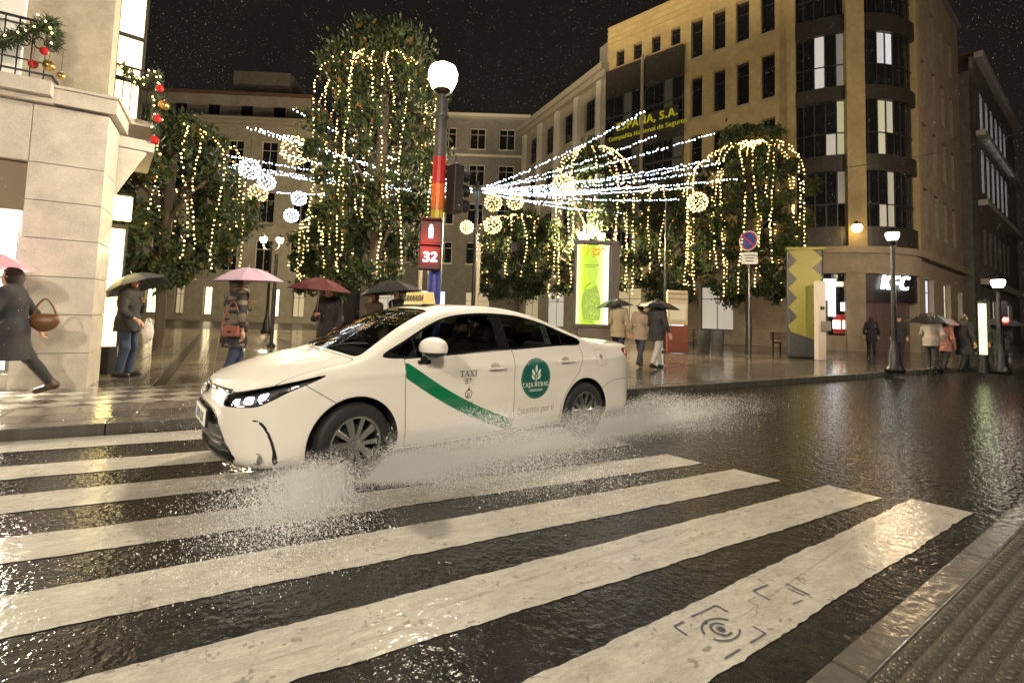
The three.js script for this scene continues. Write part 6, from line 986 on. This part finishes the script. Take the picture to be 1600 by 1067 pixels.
    const st = sub('window_sticker', CAR), k = (x, y) => flank(x, y);
    obj('sticker', onFlank(new THREE.PlaneGeometry(0.085, 0.20, 2, 4), -2.19, 1.165, -0.009), std([0.42, 0.5, 0.4], 0.6), st);
    obj('print', onFlank(merged([new THREE.RingGeometry(0.014, 0.02, 16).translate(0, 0.055, 0), new THREE.PlaneGeometry(0.05, 0.012).translate(0, 0.015, 0), new THREE.PlaneGeometry(0.05, 0.03).translate(0, -0.02, 0), new THREE.PlaneGeometry(0.06, 0.008).translate(0, -0.06, 0)]), -2.19, 1.165, -0.0075), green, st);
  }
  CAR.updateMatrixWorld(true);
  person({ label: 'taxi driver in dark clothes with a black face mask, looking out of the side window', at: CAR.localToWorld(V(-1.17, -0.03, -0.37)), turn: -0.90, seat: true, look: 0.75, lean: -0.22, feet: [[0.14, 0.17, 0.72], [-0.14, 0.17, 0.72]], arms: [[[0.27, 0.80, 0.08], [0.16, 0.92, 0.34]], [[-0.27, 0.80, 0.08], [-0.16, 0.92, 0.34]]], grip: [0.7, 0.7], coat: jacket(0.03, 0.03, 0.032), hem: 0.45, flare: 0, coatName: 'jacket', legs: blackish, shoes: shoeBlack, hair: darkHair, mask: std([0.015, 0.015, 0.016], 0.8), cell: 0.018 });
}

// ---------------------------------------------------------------- spray thrown up by the wheels, and rain
{
  const drop = new THREE.IcosahedronGeometry(1, 0), car = scene.children.find((o) => o.name === 'taxi'), m = new THREE.Matrix4(), q = new THREE.Quaternion();
  const wet = phy([0.93, 0.94, 0.94], 0.3, { transmission: 0.3, thickness: 0, ior: 1.33 });
  const place = (list, name, label, category) => { const im = new THREE.InstancedMesh(drop, wet, list.length); list.forEach(([p, r, s, d], i) => { q.setFromUnitVectors(V(0, 1, 0), d); m.compose(p, q, V(r, r * s, r)); im.setMatrixAt(i, m); }); im.name = name; scene.add(im); stuff(im, label, category); return im; };
  const list = [];
  const sheet = (n, xw, o) => {
    for (let i = 0; i < n; i++) {
      const side = rnd() < (o.near ?? 0.93) ? -1 : 1, vy = o.vy * Math.pow(rnd(), 0.85) + 0.35, t = vy / 4.9 * Math.pow(rnd(), o.tp ?? 0.8), vz = o.vz * Math.pow(rnd(), 0.8), vx = o.vx + gauss() * o.sx;
      const y = 0.012 + vy * t - 4.9 * t * t, x = xw + o.x0 * rnd() + vx * t, z = side * (0.78 + vz * t + 0.05 * gauss()), p = V(x, y, z), d = V(vx * 0.4, vy - 9.8 * t, side * vz).normalize();
      if (Math.abs(z) < 0.93 && y > 0.19 && x < 0.95 && x > -3.8 && Math.abs(x) > 0.36 && Math.abs(x + 2.7) > 0.36) continue;
      const big = rnd(); list.push([car.localToWorld(p), (big < 0.90 ? rr(0.001, 0.0022) : big < 0.992 ? rr(0.0022, 0.0038) : rr(0.0038, 0.0065)), rr(1, 1.7), d.applyAxisAngle(V(0, 1, 0), car.rotation.y)]);
    }
  };
  car.updateMatrixWorld(true);
  sheet(150000, 0.05, { vy: 2.9, vz: 2.8, vx: -2.6, sx: 1.3, x0: -0.35 });            // outwards and back from the front wheel
  sheet(110000, 0.30, { vy: 2.2, vz: 2.9, vx: 1.3, sx: 1.3, x0: -0.3 });              // bow wave ahead of it
  sheet(100000, -0.3, { vy: 2.4, vz: 1.4, vx: -3.5, sx: 2.0, x0: -2.0, tp: 0.6 });    // low veil along the sill
  sheet(90000, -2.62, { vy: 2.6, vz: 1.8, vx: -3.4, sx: 1.8, x0: -0.4 });            // rear wheel
  sheet(50000, -3.0, { vy: 2.0, vz: 1.4, vx: -6.5, sx: 3.2, x0: -1.2, near: 0.6 });  // trail behind
  place(list, 'water_spray', 'white spray of water thrown up along the taxi by its wheels', 'water spray');
  const rain = []; const down = V(0.10, -1, 0.03).normalize();
  for (let i = 0; i < 70000; i++) { const z = -rr(4.5, 26), x = z * rr(-1.15, 1.15), y = rr(0.1, 13); rain.push([V(x, y, z), rr(0.0006, 0.00115), rr(5, 9), down]); }
  place(rain, 'rain', 'fine rain falling through the lamp light', 'rain');
}

renderer.render(scene, camera);
